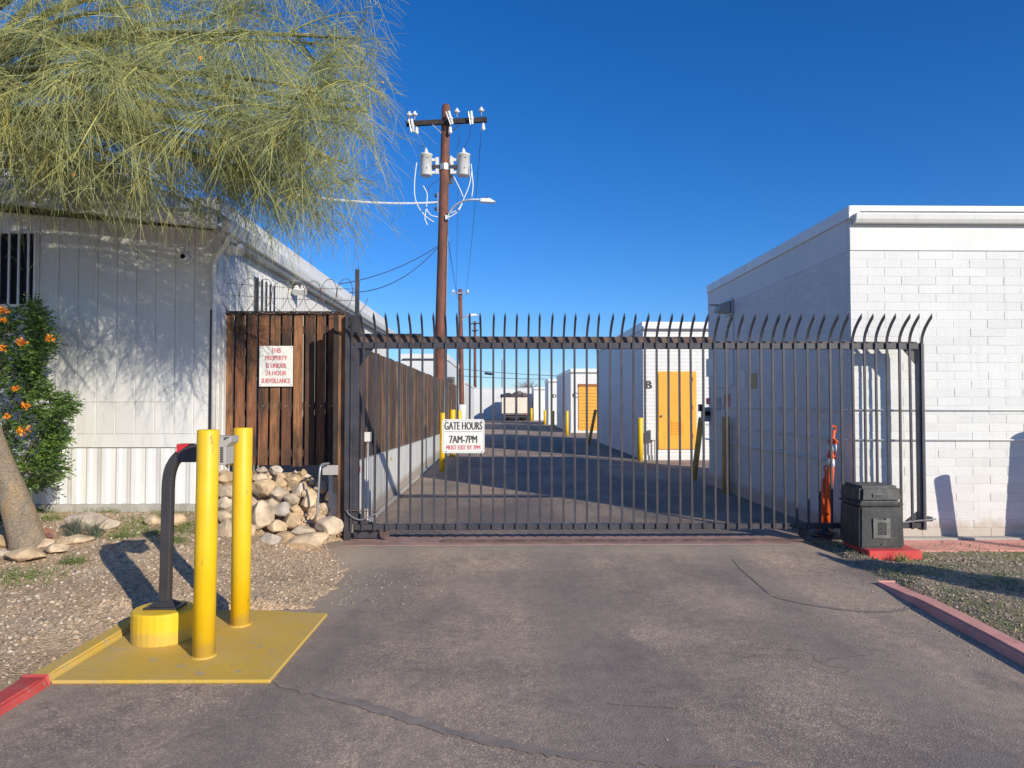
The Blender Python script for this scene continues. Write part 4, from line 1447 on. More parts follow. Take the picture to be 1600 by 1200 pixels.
FG = 'tall bollards on the yellow pad'
for (lab, px, py, top, ln) in (('tall yellow bollard standing nearest the driveway front of the yellow pad', 312, 1030, 671, 0.012), ('tall yellow bollard at the rear of the yellow pad', 370.5, 980, 668, 0.006)):
    g = G(px, py, 0.022)
    g.y += 0.06
    h = P(px, top, g.y).z
    t = thing('bollard', lab, 'bollard', g, FG, local=True)
    r = 0.066
    me = bollard_mesh(r, h - 0.022, (ln, 0), 36)
    o = me.obj('shaft', 'yellow_paint', t, smooth=True)
    MB().lathe([(r + 0.012, 0.0), (r + 0.008, 0.006), (r + 0.001, 0.01)], 30).obj('paint_collar', 'yellow_paint', t)
bollard('yellow bollard peeking from behind the gate hours sign, closest of three by the alley wall', 692, 737, 645, 10.5)
bollard('yellow bollard second in the trio beside the alley wall', 707, 714, 640, 9)
bollard('yellow bollard last in the trio beside the alley wall', 717.5, 696, 641, 7)
bollard('sunlit yellow bollard at the corner of the unit marked B', 1000.5, 717, 652, 8, Y=19.55, X=P(1000.5, 700, 19.55).x, h=1.2, r=0.075)
bollard('yellow bollard leaning towards the block building in the shade', 1084, 750, 652, 9, lean=0.17, mat='yellow_shaded')
bollard('shaded upright yellow bollard hard against the block building', 1132, 771, 651, 9.5, X=4.01, Y=12.55, h=1.36, r=0.07, mat='yellow_shaded')
bollard('thin sunlit yellow bollard before the unit marked C', 886, 681, 642, 5)
bollard('shaded brownish leaning post beside the far corner of unit B', 920, 694, 640, 5, lean=0.27, mat='yellow_shaded')
bollard('sunlit yellow bollard before the unit marked D', 851.5, 664, 641, 4)
bollard('sunlit yellow bollard by the loaded truck', 830.3, 659, 637.5, 3.6)
bollard('grey brown shaded bollard at the corner of unit D', 864.5, 669, 642, 3.8, mat='yellow_shaded')
# two bollards standing out of the picture whose shadows fall on the white wall
bollard_mesh(0.075, 1.17, (-0.14, 0)).obj('bollard', 'yellow_paint', None, smooth=True, loc=(5.97, 7.42, 0.0), label='yellow bollard leaning on the lawn by the white block wall', cat='bollard', group='bollards on the lawn')
bollard_mesh(0.11, 1.66, (0.13, 0)).obj('bollard', 'yellow_paint', None, smooth=True, loc=(6.66, 7.42, 0.0), label='thick yellow bollard on the lawn by the white block wall', cat='bollard', group='bollards on the lawn')

# ------------------------------------------------------------------ keypad pedestal
gp = G(255, 1000, 0.022)
pcx, pcy = P(255, 970, 4.86).x, 4.86
kp = thing('keypad_pedestal', 'dark gooseneck gate keypad post set in a yellow concrete plinth', 'keypad', (pcx, pcy, 0.02))
MB().lathe([(0.195, 0.0), (0.195, 0.19), (0.185, 0.205), (0.01, 0.21)], 28, (pcx, pcy, 0.02)).obj('plinth', 'yellow_paint', kp, bevel=0.004)
pz = 0.23
px_ = P(258, 960, pcy).x
MB().box(px_ - 0.115, px_ + 0.115, pcy - 0.075, pcy + 0.075, pz - 0.002, pz + 0.012).obj('base_plate', 'dark_arm', kp, bevel=0.004)
ft = MB()
frustum(ft, px_ - 0.085, px_ + 0.085, pcy - 0.06, pcy + 0.06, pz + 0.0125, pz + 0.05, 0.042)
ft.obj('foot', 'dark_arm', kp, bevel=0.004)
ctr = [(px_ + 0.001, pcy, pz + 0.04), (P(262, 800, pcy).x, pcy, P(262, 800, pcy).z), (P(263.5, 752, pcy).x, pcy, P(263, 752, pcy).z), (P(269, 728, pcy).x, pcy, P(269, 728, pcy).z), (P(281, 712, pcy).x, pcy, P(281, 712, pcy).z), (P(296, 706, pcy).x, pcy, P(296, 706, pcy).z)]
path = curve_pts(ctr, 8)
gs = MB()
hw_ = 0.033
for i, p in enumerate(path):
    t_ = (path[min(i + 1, len(path) - 1)] - path[max(i - 1, 0)]).normalized()
    s = Vector((t_.z, 0, -t_.x)) * hw_
    u = Vector((0, hw_, 0))
    gs.v += [tuple(p - s - u), tuple(p + s - u), tuple(p + s + u), tuple(p - s + u)]
    if i:
        for k in range(4):
            gs.f.append((4 * i - 4 + k, 4 * i - 4 + (k + 1) % 4, 4 * i + (k + 1) % 4, 4 * i + k))
gs.f += [(3, 2, 1, 0), tuple(len(gs.v) - 4 + k for k in range(4))]
gs.obj('gooseneck', 'dark_arm', kp, bevel=0.006)
a, b = P(281.5, 697, pcy), P(330, 721.5, pcy)
MB().prism([(a.x, pcy - 0.045, b.z), (b.x, pcy - 0.045, b.z), (b.x, pcy - 0.045, a.z + 0.0), (a.x + 0.085, pcy - 0.045, a.z + 0.012), (a.x + 0.03, pcy - 0.045, a.z - 0.02), (a.x, pcy - 0.045, a.z - 0.03)], (0, 0.09, 0)).obj('sleeve', 'dark_arm', kp, bevel=0.004)
MB().prism([(a.x - 0.002, pcy - 0.05, a.z - 0.045), (a.x + 0.03, pcy - 0.05, a.z - 0.022), (a.x + 0.085, pcy - 0.05, a.z + 0.016), (a.x - 0.002, pcy - 0.05, a.z + 0.016)], (0, 0.10, 0)).obj('red_flag_tape', 'red_tape', kp)
a, b = P(319, 681, pcy), P(357.5, 725.5, pcy)
c = P(366, 683, pcy)
MB().prism([(a.x, pcy - 0.06, b.z + 0.05), (a.x + 0.09, pcy - 0.06, b.z), (b.x, pcy - 0.06, b.z), (b.x, pcy - 0.06, b.z + 0.12), (c.x, pcy - 0.06, c.z - 0.03), (c.x, pcy - 0.06, a.z), (a.x, pcy - 0.06, a.z)], (0, 0.15, 0)).obj('housing', 'grey_plastic', kp, bevel=0.004)
MB().prism([(b.x - 0.012, pcy - 0.0625, a.z - 0.008), (c.x - 0.004, pcy - 0.0625, a.z - 0.004), (b.x - 0.010, pcy - 0.0625, a.z - 0.028)], (0, 0.002, 0)).obj('hood_recess', 'dark_print', kp)
for i in range(7):
    z = P(350, 699 + i * 3.5, pcy).z
    MB().box(b.x - 0.034, b.x - 0.015, pcy - 0.0635, pcy - 0.061, z - 0.0055, z + 0.0055).obj('button', 'dark_print', kp)

# ------------------------------------------------------------------ traffic posts leaning behind the gate
def channelizer(label, base, top, r0, r1, bands, mat='orange_cone'):
    base, top = Vector(base), Vector(top)
    t = thing('traffic_post', label, 'traffic post', base, 'orange traffic posts behind the gate')
    d = (top - base)
    L = d.length
    u = d.normalized()
    MB().tube([base + u * 0.03, base + u * L * 0.5, base + u * (L - 0.16), base + u * (L - 0.15)], [r0, (r0 + r1) / 2, r1, r1 * 0.6], 14).obj('shaft', mat, t, smooth=True)
    MB().tube([base + u * (L - 0.15), base + u * (L - 0.05)], [r1 * 0.5, r1 * 0.5], 10).obj('neck', mat, t)
    q = base + u * (L - 0.03)
    MB().tube([q + Vector((0.03 * math.cos(a), 0, 0.035 * math.sin(a))) for a in np.linspace(0, 6.28, 13)], 0.011, 6).obj('handle', mat, t)
    for f in bands:
        rr = r0 + (r1 - r0) * f
        MB().tube([base + u * L * f, base + u * (L * f + 0.085)], rr + 0.006, 14).obj('reflective_band', 'reflective', t, smooth=True)
    for f in [b_ + 0.09 for b_ in bands]:
        MB().tube([base + u * L * f, base + u * (L * f + 0.018)], r1 + 0.015, 14).obj('ring', mat, t)
    MB().lathe([(0.13, 0), (0.13, 0.025), (0.06, 0.04), (r0, 0.07)], 8, base, 0.39).obj('base', 'dark_rubber', t)
    return t


channelizer('bright orange traffic post with reflective bands leaning on the wall behind the gate', (P(1290, 815, 8.22).x, 8.22, 0.08), P(1303, 666, 8.36), 0.038, 0.045, (0.62, 0.76))
channelizer('shorter orange red traffic post half hidden behind the banded one', (P(1283, 818, 8.5).x, 8.5, 0.0), P(1292, 728, 8.62), 0.055, 0.042, ())

# ------------------------------------------------------------------ utility poles and wires
PY = 23.0
up = thing('utility_pole', 'brown wooden utility pole with crossarm and white transformers behind the alley fence', 'utility pole', P(686, 630, PY) * 1.0)
up.location.z = 0
pt, pb = P(697, 164, PY), P(686.5, 600, PY)
pb = pb + (pb - pt) * ((pb.z + 0.1) / (pt.z - pb.z))
up_d = (pt - pb)
MB().tube([pb + up_d * f for f in (0, .2, .4, .6, .8, 0.985, 1.0)], [0.20, 0.19, 0.18, 0.165, 0.15, 0.14, 0.115], 14).obj('pole', 'pole_wood', up, smooth=True)
ca, cb_ = P(634, 189, PY - 0.22), P(761, 188, PY - 0.22)
ca.y += 0.1
MB().bar(ca + Vector((0, 0, -0.06)), cb_ + Vector((0, 0, 0.02)), 0.12, 0.16).obj('crossarm', 'dark_timber', up, bevel=0.01)
for s in (-1, 1):
    MB().bar(P(697 + s * 21, 195, PY - 0.2), P(697 + s * 7, 208, PY - 0.2), 0.03, 0.03).obj('brace', 'galvanised' if s < 0 else 'black_steel', up)


def insulator(px, py, h=0.2):
    q = P(px, py, PY - 0.22)
    MB().lathe([(0.018, -0.14), (0.018, 0.0), (0.085, 0.0), (0.095, 0.04), (0.07, 0.075), (0.03, 0.085), (0.03, 0.11), (0.045, 0.13), (0.01, 0.14)], 12, q).obj('insulator', 'porcelain', up, smooth=True)


for px, py in ((639.5, 181), (648, 180.5), (714, 176), (752, 174)):
    insulator(px, py)


def fuse(px, py, tilt=0.0, h=0.42):
    q = P(px, py, PY - 0.34)
    f = MB().tube([q + Vector((-tilt, 0, h / 2)), q + Vector((tilt, 0, -h / 2))], 0.045, 10)
    o = f.obj('fuse_cutout', 'porcelain', up)
    MB().tube([q + Vector((-tilt - 0.09, -0.04, h / 2 - 0.03)), q + Vector((tilt - 0.06, -0.04, -h / 2 - 0.03))], 0.02, 8).obj('fuse_tube', 'galvanised', o)
    MB().lathe([(0.05, 0), (0.075, 0.01), (0.075, 0.05), (0.05, 0.06)], 12, q + Vector((0, 0, -0.05))).obj('shed', 'porcelain', o)


for px, py, tl in ((644.5, 196, 0.03), (704, 184, 0.06), (737, 184, 0.02)):
    fuse(px, py, tl)
for px, py in ((651, 206), (755, 200), (703.5, 205)):
    q = P(px, py, PY - 0.25)
    MB().lathe([(0.03, 0.16), (0.055, 0.08), (0.045, 0.06), (0.075, -0.02), (0.05, -0.06), (0.02, -0.09)][::-1], 10, q).obj('arrester', 'porcelain', up, smooth=True)


def transformer(px0, px1, py0, py1, Yt, bush=True):
    a_, b_ = P(px0, py0, Yt), P(px1, py1, Yt)
    cx_, r = (a_.x + b_.x) / 2, (b_.x - a_.x) / 2
    h = a_.z - b_.z
    at = (cx_, Yt, b_.z)
    tk = MB().lathe([(r * 0.80, 0.0), (r * 0.90, 0.03), (r * 0.92, h - 0.06), (r, h - 0.055), (r, h - 0.015), (r * 0.85, h), (0.01, h + 0.03)], 24, at).obj('transformer', 'transformer', up, smooth=True)
    MB().lathe([(0.07, h), (0.085, h + 0.03), (0.05, h + 0.05), (0.075, h + 0.08), (0.045, h + 0.10), (0.065, h + 0.13), (0.03, h + 0.16), (0.03, h + 0.20), (0.01, h + 0.21)], 12, at).obj('bushing', 'porcelain', tk, smooth=True)
    sgn = 1 if px0 < 690 else -1
    MB().box(min(cx_ + sgn * r * 0.8, cx_ + sgn * (r + 0.16)), max(cx_ + sgn * r * 0.8, cx_ + sgn * (r + 0.16)), Yt - 0.03, Yt + 0.03, b_.z + h * 0.68, b_.z + h * 0.80).obj('bracket', 'transformer', tk)
    MB().box(min(cx_ + sgn * r * 0.8, cx_ + sgn * (r + 0.16)), max(cx_ + sgn * r * 0.8, cx_ + sgn * (r + 0.16)), Yt - 0.03, Yt + 0.03, b_.z + h * 0.1, b_.z + h * 0.22).obj('bracket', 'transformer', tk)
    MB().box(min(cx_ + sgn * (r + 0.1), cx_ + sgn * (r + 0.2)), max(cx_ + sgn * (r + 0.1), cx_ + sgn * (r + 0.2)), Yt - 0.05, Yt + 0.05, b_.z + h * 0.08, b_.z + h * 0.85).obj('bracket_plate', 'transformer', tk)
    for fx, fz in ((-0.5, 0.80), (0.35, 0.78), (0.2, 0.3)):
        MB().tube([(cx_ + fx * r * 0.9, Yt - r * 0.86, b_.z + h * fz), (cx_ + fx * r * 0.9, Yt - r * 0.98, b_.z + h * fz - 0.02)], 0.018, 6).obj('lug', 'dark_print', tk)


transformer(655.5, 676, 241, 275, PY - 0.05)
transformer(713.5, 735, 241, 275, PY - 0.05)
transformer(700, 709, 253, 287, PY + 0.42)
q = P(694.5, 262, PY)
MB().tube([q - Vector((0, 0, 0.10)), q + Vector((0, 0, 0.10))], 0.185, 14).obj('pole_band', 'galvanised', up)
MB().bar(q + Vector((-0.42, -0.05, 0)), q + Vector((-0.17, -0.05, 0)), 0.12, 0.12).obj('mount_arm', 'black_steel', up)
MB().bar(q + Vector((0.18, -0.05, 0)), q + Vector((0.42, -0.05, 0)), 0.12, 0.12).obj('mount_arm', 'black_steel', up)
q = P(684.5, 316, PY - 0.1)
rk = MB().box(q.x - 0.02, q.x + 0.01, q.y - 0.03, q.y + 0.03, q.z - 0.33, q.z + 0.33).obj('spool_rack', 'galvanised', up)
for dz in (-0.22, 0.0, 0.22):
    MB().lathe([(0.03, -0.05), (0.055, -0.04), (0.03, 0), (0.055, 0.04), (0.03, 0.05)], 10, (q.x - 0.07, q.y, q.z + dz)).obj('spool', 'wire_dark', rk, smooth=True)
for ctr in ([(651, 254), (648, 280), (648, 305), (653, 322), (664, 337), (678, 347)], [(661, 290), (667, 302), (667, 315), (666.5, 326), (673, 336), (684, 339)],
            [(667, 316), (665, 332), (664, 342), (668, 352)], [(736, 256), (738, 275), (739, 292), (737, 308)], [(737, 268), (733, 290), (724, 312), (716, 327), (704, 333)],
            [(709, 276), (717, 292), (724, 308)], [(722, 318), (716, 330), (706, 337), (700, 340)]):
    MB().tube(curve_pts([P(a_, b_, PY - 0.3) for a_, b_ in ctr], 5), 0.017, 6).obj('drop_cable', 'wire_white', up, smooth=True)
for ctr in ([(666, 305), (673, 290), (687, 280)], [(714, 206), (718, 220), (712, 234)], [(736, 198), (733, 214), (725, 232)], [(658, 236), (656, 230), (664, 226)]):
    MB().tube(curve_pts([P(a_, b_, PY - 0.3) for a_, b_ in ctr], 5), 0.009, 5).obj('jumper_wire', 'wire_dark', up)
# conduit up the pole
MB().tube([pb + up_d * 0.02 + Vector((0.19, -0.12, 0)), pb + up_d * 0.62 + Vector((0.16, -0.11, 0))], 0.02, 6).obj('riser', 'galvanised', up)

sl = thing('street_lamp', 'white cobra head street lamp on a curved arm fixed to the big utility pole', 'street lamp', P(699, 340, PY - 0.2))
MB().tube(curve_pts([P(699, 341, PY - 0.18), P(702, 333, PY - 0.25), (P(709, 323, PY - 0.4)), P(722, 315, PY - 0.6), P(736, 312, PY - 0.8), P(752, 312, PY - 0.9)], 6), 0.032, 8).obj('arm', 'wire_white', sl, smooth=True)
q = P(699, 340, PY - 0.18)
MB().box(q.x - 0.07, q.x + 0.05, q.y - 0.04, q.y + 0.06, q.z - 0.08, q.z + 0.08).obj('bracket', 'white_metal', sl, bevel=0.01)
a, b = P(750, 309, PY - 0.95), P(775, 316, PY - 0.95)
MB().prism([(a.x, a.y, b.z + 0.02), (b.x - 0.12, a.y, b.z), (b.x, a.y, b.z + 0.02), (a.x + 0.3, a.y, a.z), (a.x, a.y, a.z - 0.01)], (0, 0.17, 0)).obj('lamp_head', 'white_metal', sl, bevel=0.015)
MB().tube([(a.x + 0.22, a.y + 0.08, a.z - 0.005), (a.x + 0.22, a.y + 0.08, a.z + 0.07)], 0.028, 8).obj('photocell', 'dark_print', sl)


def wire(label, pts, r=0.01, mat='wire_dark', name='power_line', group=None):
    return MB().tube(pts, r, 5).obj(name, mat, None, label=label, cat='wire', group=group)


wire('twisted white service cable running from the big pole into the tree', sag(P(683, 316, PY - 0.1), P(430, 300, 15.5), 0.12), 0.028, 'wire_white')
wire('dark overhead wire from the big pole down to the modular building', sag(P(685, 384, PY), P(503, 447, 19.5), 0.25), 0.012)
wire('lower dark overhead wire from the big pole down to the modular building', sag(P(685, 386, PY), P(520, 455, 19.0), 0.5), 0.012)
P2Y = 45.0
wire('dark line running from the big pole to the second pole', sag(P(701, 378, PY), P(717, 470, P2Y), 0.25), 0.012)
wire('dark line from the crossarm end towards the second pole', sag(P(752, 208, PY - 0.2), P(728, 462, P2Y), 0.3), 0.008)
wire('thin dark line from the crossarm middle towards the second pole', sag(P(716, 235, PY + 0.2), P(713, 460, P2Y), 0.3), 0.006)

pt, pb = P(719, 452, P2Y), P(721.5, 632, P2Y)
p2 = thing('utility_pole', 'slim second utility pole with white painted foot further down the alley', 'utility pole', (pb.x, P2Y, 0))
foot = G(722, 669)
pb0 = Vector((pb.x, P2Y, -0.1))
MB().tube([pb0, pb, pb.lerp(pt, 0.5), pt], [0.19, 0.17, 0.15, 0.12], 10).obj('pole', 'pole_wood', p2, smooth=True)
MB().tube([pb0 + Vector((0, 0, 0.05)), pb - Vector((0, 0, 0.05)), pb], [0.29, 0.29, 0.26], 12).obj('sleeve', 'white_paint', p2, smooth=True)
MB().bar(P(706, 459, P2Y - 0.2), P(733, 457, P2Y - 0.2), 0.08, 0.09).obj('crossarm', 'galvanised', p2)
for px in (708, 731):
    MB().lathe([(0.03, 0), (0.09, 0.04), (0.06, 0.12), (0.02, 0.2)], 8, P(px, 457, P2Y - 0.2)).obj('insulator', 'porcelain', p2)
sl = thing('street_lamp', 'small street lamp on an arm of the slim second pole', 'street lamp', P(723, 498, P2Y))
MB().tube(curve_pts([P(722, 500, P2Y - 0.1), P(728, 494, P2Y - 0.3), P(737, 492, P2Y - 0.5)], 5), 0.05, 6).obj('arm', 'wire_white', sl)
a, b = P(736, 490, P2Y - 0.55), P(748, 494, P2Y - 0.55)
MB().prism([(a.x, a.y, b.z), (b.x, a.y, b.z + 0.05), (a.x + 0.25, a.y, a.z), (a.x, a.y, a.z)], (0, 0.25, 0)).obj('lamp_head', 'white_metal', sl)
P3Y = 92.0
pt, pb = P(742, 502, P3Y), P(742.5, 630, P3Y)
p3 = thing('utility_pole', 'distant thin utility pole rising behind the white end wall', 'utility pole', (pb.x, P3Y, 0))
MB().tube([Vector((pb.x, P3Y, -0.1)), pt], [0.22, 0.16], 8).obj('pole', 'pole_wood', p3, smooth=True)
for py, w_ in ((506, 7), (517, 5), (527, 5)):
    MB().bar(P(742 - w_, py, P3Y - 0.3), P(742 + w_, py - 1, P3Y - 0.3), 0.12, 0.14).obj('crossarm', 'dark_timber', p3)
wire('far upper line sagging across the end of the alley', sag(P(640, 566, 80), P(900, 588, 80), 0.3), 0.03)
wire('far lower line with a splice case across the end of the alley', sag(P(640, 580, 80), P(900, 592, 80), 0.3), 0.03)
MB().tube([P(757, 583, 80), P(769, 584.5, 80)], 0.14, 8).obj('splice_case', 'wire_dark', None, label='dark splice case hanging on the far lower line', cat='splice case')
MB().tube([Vector((P(784.5, 600, 85).x, 85, -0.1)), P(784.5, 561, 85)], 0.07, 6).obj('antenna_mast', 'galvanised', None, label='thin grey antenna mast behind the white end wall', cat='mast')

# ------------------------------------------------------------------ buildings beyond the alley fence
ob = thing('white_building', 'flat roofed white building with a black downpipe behind the alley fence', 'building', (-3.5, 34, 0))
a, b = P(627, 553, 34), P(699, 553, 34)
MB().box(a.x, b.x, 34, 43, -0.05, a.z - 0.3).obj('wall', 'white_paint', ob)
MB().box(a.x - 0.05, b.x + 0.05, 33.93, 43.1, a.z - 0.299, a.z).obj('parapet', 'white_metal', ob)
c = P(687, 560, 33.9)
MB().tube([(c.x, 33.93, a.z - 0.3), (c.x, 33.93, 0)], 0.05, 6).obj('downpipe', 'dark_print', ob)
MB().tube([P(629, 561, 33.9), P(687, 561, 33.9)], 0.03, 6).obj('downpipe', 'dark_print', ob)
c = P(703, 596, 30.5)
t = thing('air_conditioner', 'dark grey air conditioner box on the wall beyond the alley fence end', 'air conditioner', (c.x, 30.5, 2.4))
MB().box(c.x - 0.25, c.x + 0.2, 30.3, 30.75, P(703, 603, 30.5).z, P(703, 589, 30.5).z).obj('housing', 'scuffed_grey', t, bevel=0.02)
MB().tube([(c.x, 30.3, c.z), (c.x, 30.27, c.z)], 0.14, 14).obj('fan_grille', 'dark_print', t)
MB().box(c.x - 0.2, c.x + 0.15, 30.35, 30.7, 0.0, P(703, 603, 30.5).z - 0.002).obj('stand', 'white_metal', t)
ob = thing('white_building', 'low white block further back on the fence side beside the slim pole', 'building', (-3.2, 48, 0))
a = P(729, 598, 48)
MB().box(a.x - 3.5, a.x, 46, 62, -0.05, P(729, 603, 52).z).obj('wall', 'white_paint', ob)
MB().box(a.x - 3.55, a.x + 0.05, 45.95, 62.05, P(729, 603, 52).z + 0.001, P(729, 603, 52).z + 0.15).obj('parapet', 'white_metal', ob)

# loaded truck at the end of the alley
TY = 64.0
tr = thing('box_truck', 'beige stake truck piled with scrap parked at the alley end', 'truck', (P(806, 650, TY).x, TY, 0))
a, b = P(783.5, 621, TY), P(827, 646, TY)
MB().box(a.x, b.x, TY, TY + 4.2, b.z, a.z).obj('cargo_box', 'beige_paint', tr, bevel=0.03)
for xx in (a.x + 0.05, (a.x + b.x) / 2, b.x - 0.13):
    MB().box(xx, xx + 0.08, TY - 0.05, TY - 0.001, b.z, a.z).obj('stake', 'beige_paint', tr)
MB().box(a.x + 0.1, b.x - 0.1, TY - 0.1, TY - 0.002, b.z - 0.14, b.z - 0.01).obj('bumper', 'junk', tr)
MB().box(a.x + 0.4, b.x - 0.4, TY + 0.1, TY + 5.5, b.z - 0.35, b.z - 0.15).obj('chassis', 'dark_print', tr)
for xx in (a.x + 0.25, b.x - 0.25 - 0.5):
    for yy in (TY + 0.9, TY + 5.2):
        wl_ = MB().tube([(xx, yy, 0.42), (xx + 0.5, yy, 0.42)], 0.42, 18).obj('wheel', 'dark_rubber', tr, bevel=0.04)
        MB().tube([(xx - 0.01, yy, 0.42), (xx + 0.51, yy, 0.42)], 0.2, 12).obj('rim', 'galvanised', wl_)
MB().box(a.x + 0.2, b.x - 0.2, TY + 4.4, TY + 6.0, 0.5, 2.3).obj('cab', 'beige_paint', tr, bevel=0.1)
for xx in (a.x + 0.15, b.x - 0.35):
    MB().box(xx, xx + 0.2, TY - 0.13, TY - 0.1, b.z - 0.12, b.z - 0.03).obj('tail_lamp', 'red_tape', tr)
sj = random.Random(4)
MBs = [(a.x + 0.45, 0.55, 0.30), (a.x + 1.05, 0.4, 0.25), (a.x + 1.55, 0.6, 0.42), (a.x + 2.0, 0.4, 0.30)]
for i, (xx, s, h) in enumerate(MBs):
    me = bpy.data.meshes.new('scrap')
    bm = bmesh.new()
    bmesh.ops.create_icosphere(bm, subdivisions=2, radius=1)
    for v in bm.verts:
        k = 1 + 0.45 * mnoise.noise(v.co * 1.9 + Vector((i * 7, 0, 0)))
        v.co = Vector((v.co.x * s * k, v.co.y * 0.8 * k, v.co.z * h * k))
    bm.to_mesh(me)
    bm.free()
    link('scrap_heap', me, 'junk' if i != 0 else 'dark_print', None, loc=(xx, TY + 0.9, a.z + h * 0.4), label=['dark tarpaulin bundle on top of the beige truck', 'small lump of scrap beside the tarpaulin on the truck', 'tall tangle of scrap in the middle of the truck load', 'reddish scrap lump at the edge of the truck load'][i], cat='scrap')
# far leafless tree behind the last unit
ft_ = thing('bare_tree', 'leafless reddish tree showing above the roof of the far unit', 'tree', (P(822, 620, 95).x, 95, 0))
c = P(822, 606, 95)
MB().tube([(c.x, 95, -0.1), (c.x, 95, c.z - 1)], [0.25, 0.15], 8).obj('trunk', 'stem_bark', ft_)
n = 900
p0 = np.array([c.x, 95, c.z - 1.0])[None, :] + rng.normal(0, 0.25, (n, 3))
dirs = rng.normal(0, 1, (n, 3)) * np.array([1.0, 0.7, 0.55]) + np.array([0, 0, 0.45])
L = rng.uniform(0.6, 2.3, n)[:, None]
s = np.linspace(0, 1, 4)[None, :, None]
poly = p0[:, None, :] + (dirs / np.linalg.norm(dirs, axis=1, keepdims=True) * L)[:, None, :] * s + rng.normal(0, 0.08, (n, 4, 3)) * s
v, q, tt = strands(poly, np.full(n, 0.022), np.full(n, 0.01), rng.random(n))
link('crown', fast_mesh('crown', v, quads=q, tint=tt), 'bare_twig', ft_)

# ------------------------------------------------------------------ rocks
rock_meshes = []
for i in range(9):
    me = bpy.data.meshes.new('rock')
    bm = bmesh.new()
    bmesh.ops.create_icosphere(bm, subdivisions=3, radius=1)
    rr = random.Random(100 + i)
    planes = []
    for k in range(13):
        nrm = Vector((rr.uniform(-1, 1), rr.uniform(-1, 1), rr.uniform(-1, 1))).normalized()
        planes.append((nrm, rr.uniform(0.56, 0.80)))
    for v in bm.verts:
        for nrm, d in planes:
            e = v.co.dot(nrm) - d
            if e > 0:
                v.co -= nrm * e * 0.97
        v.co *= 1 + 0.10 * mnoise.noise(v.co * 1.6 + Vector((i * 5, 0, 0))) + 0.03 * mnoise.noise(v.co * 5)
    bm.to_mesh(me)
    bm.free()
    for p in me.polygons:
        p.use_smooth = True
    me.set_sharp_from_angle(angle=R(24))
    me.materials.append(MATS['rock'])
    rock_meshes.append(me)
red_mesh = rock_meshes[2].copy()
red_mesh.materials.clear()
red_mesh.materials.append(MATS['red_rock'])


def rock(px, py, Y, wpx, hpx, label, group, mesh=None, depth=None, tilt=0.3):
    c = P(px, py, Y)
    o = link('rock', mesh or random.choice(rock_meshes), None, None, label=label, cat='rock', group=group)
    sx, sz = wpx * Y / FOC / 2 * 1.12, hpx * Y / FOC / 2 * 1.10
    o.location = c
    o.scale = (sx, depth or (sx + sz) / 2, sz)
    o.rotation_euler = (random.uniform(-tilt, tilt), random.uniform(-tilt, tilt) * 0.5, random.uniform(-0.5, 0.5))
    return o


RG = 'rocks heaped under the board fence'
pile = [(480, 848, 7.42, 66, 26, 'flat pale slab lying lowest in front of the rock heap'), (421, 848, 7.38, 54, 32, 'broad grey boulder at the foot of the rock heap beside the rear bollard'),
        (514, 824, 7.62, 42, 32, 'round tan boulder at the gate end of the rock heap'), (445, 842, 7.5, 34, 22, 'low grey stone between the two slabs at the front of the heap'),
        (472, 833, 7.6, 44, 26, 'ochre stone resting above the pale slab'), (430, 823, 7.65, 34, 22, 'small white oval stone low in the heap'),
        (456, 812, 7.78, 34, 26, 'cream stone below the middle of the heap'), (405, 808, 7.7, 40, 52, 'tall orange tan boulder beside the rear bollard'),
        (440, 797, 7.85, 34, 26, 'rounded pale stone in the middle of the heap'), (482, 787, 7.95, 26, 26, 'pinkish stone low beside the thin pipe'),
        (484, 774, 8.0, 26, 22, 'plain tan stone beside the thin pipe'), (468, 768, 8.05, 28, 26, 'banded tan stone above the middle of the heap'),
        (436, 773, 8.0, 30, 28, 'orange tan block in the heap'), (455, 780, 7.95, 24, 20, 'beige wedge stone in the heap'),
        (412, 764, 8.0, 40, 30, 'broad light stone high beside the rear bollard'), (460, 752, 8.2, 34, 22, 'honey coloured stone near the top of the heap'),
        (437, 750, 8.2, 28, 26, 'grey veined stone near the top of the heap'), (432, 736, 8.3, 24, 16, 'brown stone topping the heap under the fence'),
        (409, 735, 8.3, 20, 12, 'small pale stone topping the heap under the fence'), (407, 747, 8.25, 26, 14, 'grey flat stone under the fence bottom'),
        (473, 741, 8.3, 14, 16, 'small upright tan stone at the top of the heap'), (350, 790, 7.75, 30, 30, 'rounded stone glimpsed between the two bollards'),
        (352, 769, 7.95, 30, 22, 'warm brown stone between the bollards'), (348, 806, 7.6, 26, 18, 'low white stone between the bollards'),
        (352, 832, 7.4, 34, 40, 'large pale boulder low between the bollards'), (356, 748, 8.2, 40, 24, 'pale flat block between the bollards under the fence'),
        (508, 795, 8.25, 22, 20, 'tilted grey tan stone at the shade edge by the pipe'), (520, 775, 8.3, 26, 24, 'dim stone in the fence shade by the corner post'),
        (500, 762, 8.35, 24, 20, 'dim stone in the fence shade below the pipe bend'), (525, 755, 8.35, 22, 22, 'dark stone highest in the fence shade'),
        (385, 790, 7.8, 30, 30, 'pale stone partly behind the rear bollard'), (388, 830, 7.5, 30, 28, 'grey stone low behind the rear bollard'),
        (462, 797, 7.85, 20, 18, 'small beige stone tucked in mid heap'), (424, 788, 7.85, 22, 22, 'small ochre stone tucked in mid heap'), (497, 812, 7.75, 22, 20, 'small tan stone beside the round boulder')]
for px, py, Y, wp, hp, lab in pile:
    rock(px, py, Y, wp, hp, lab, RG)
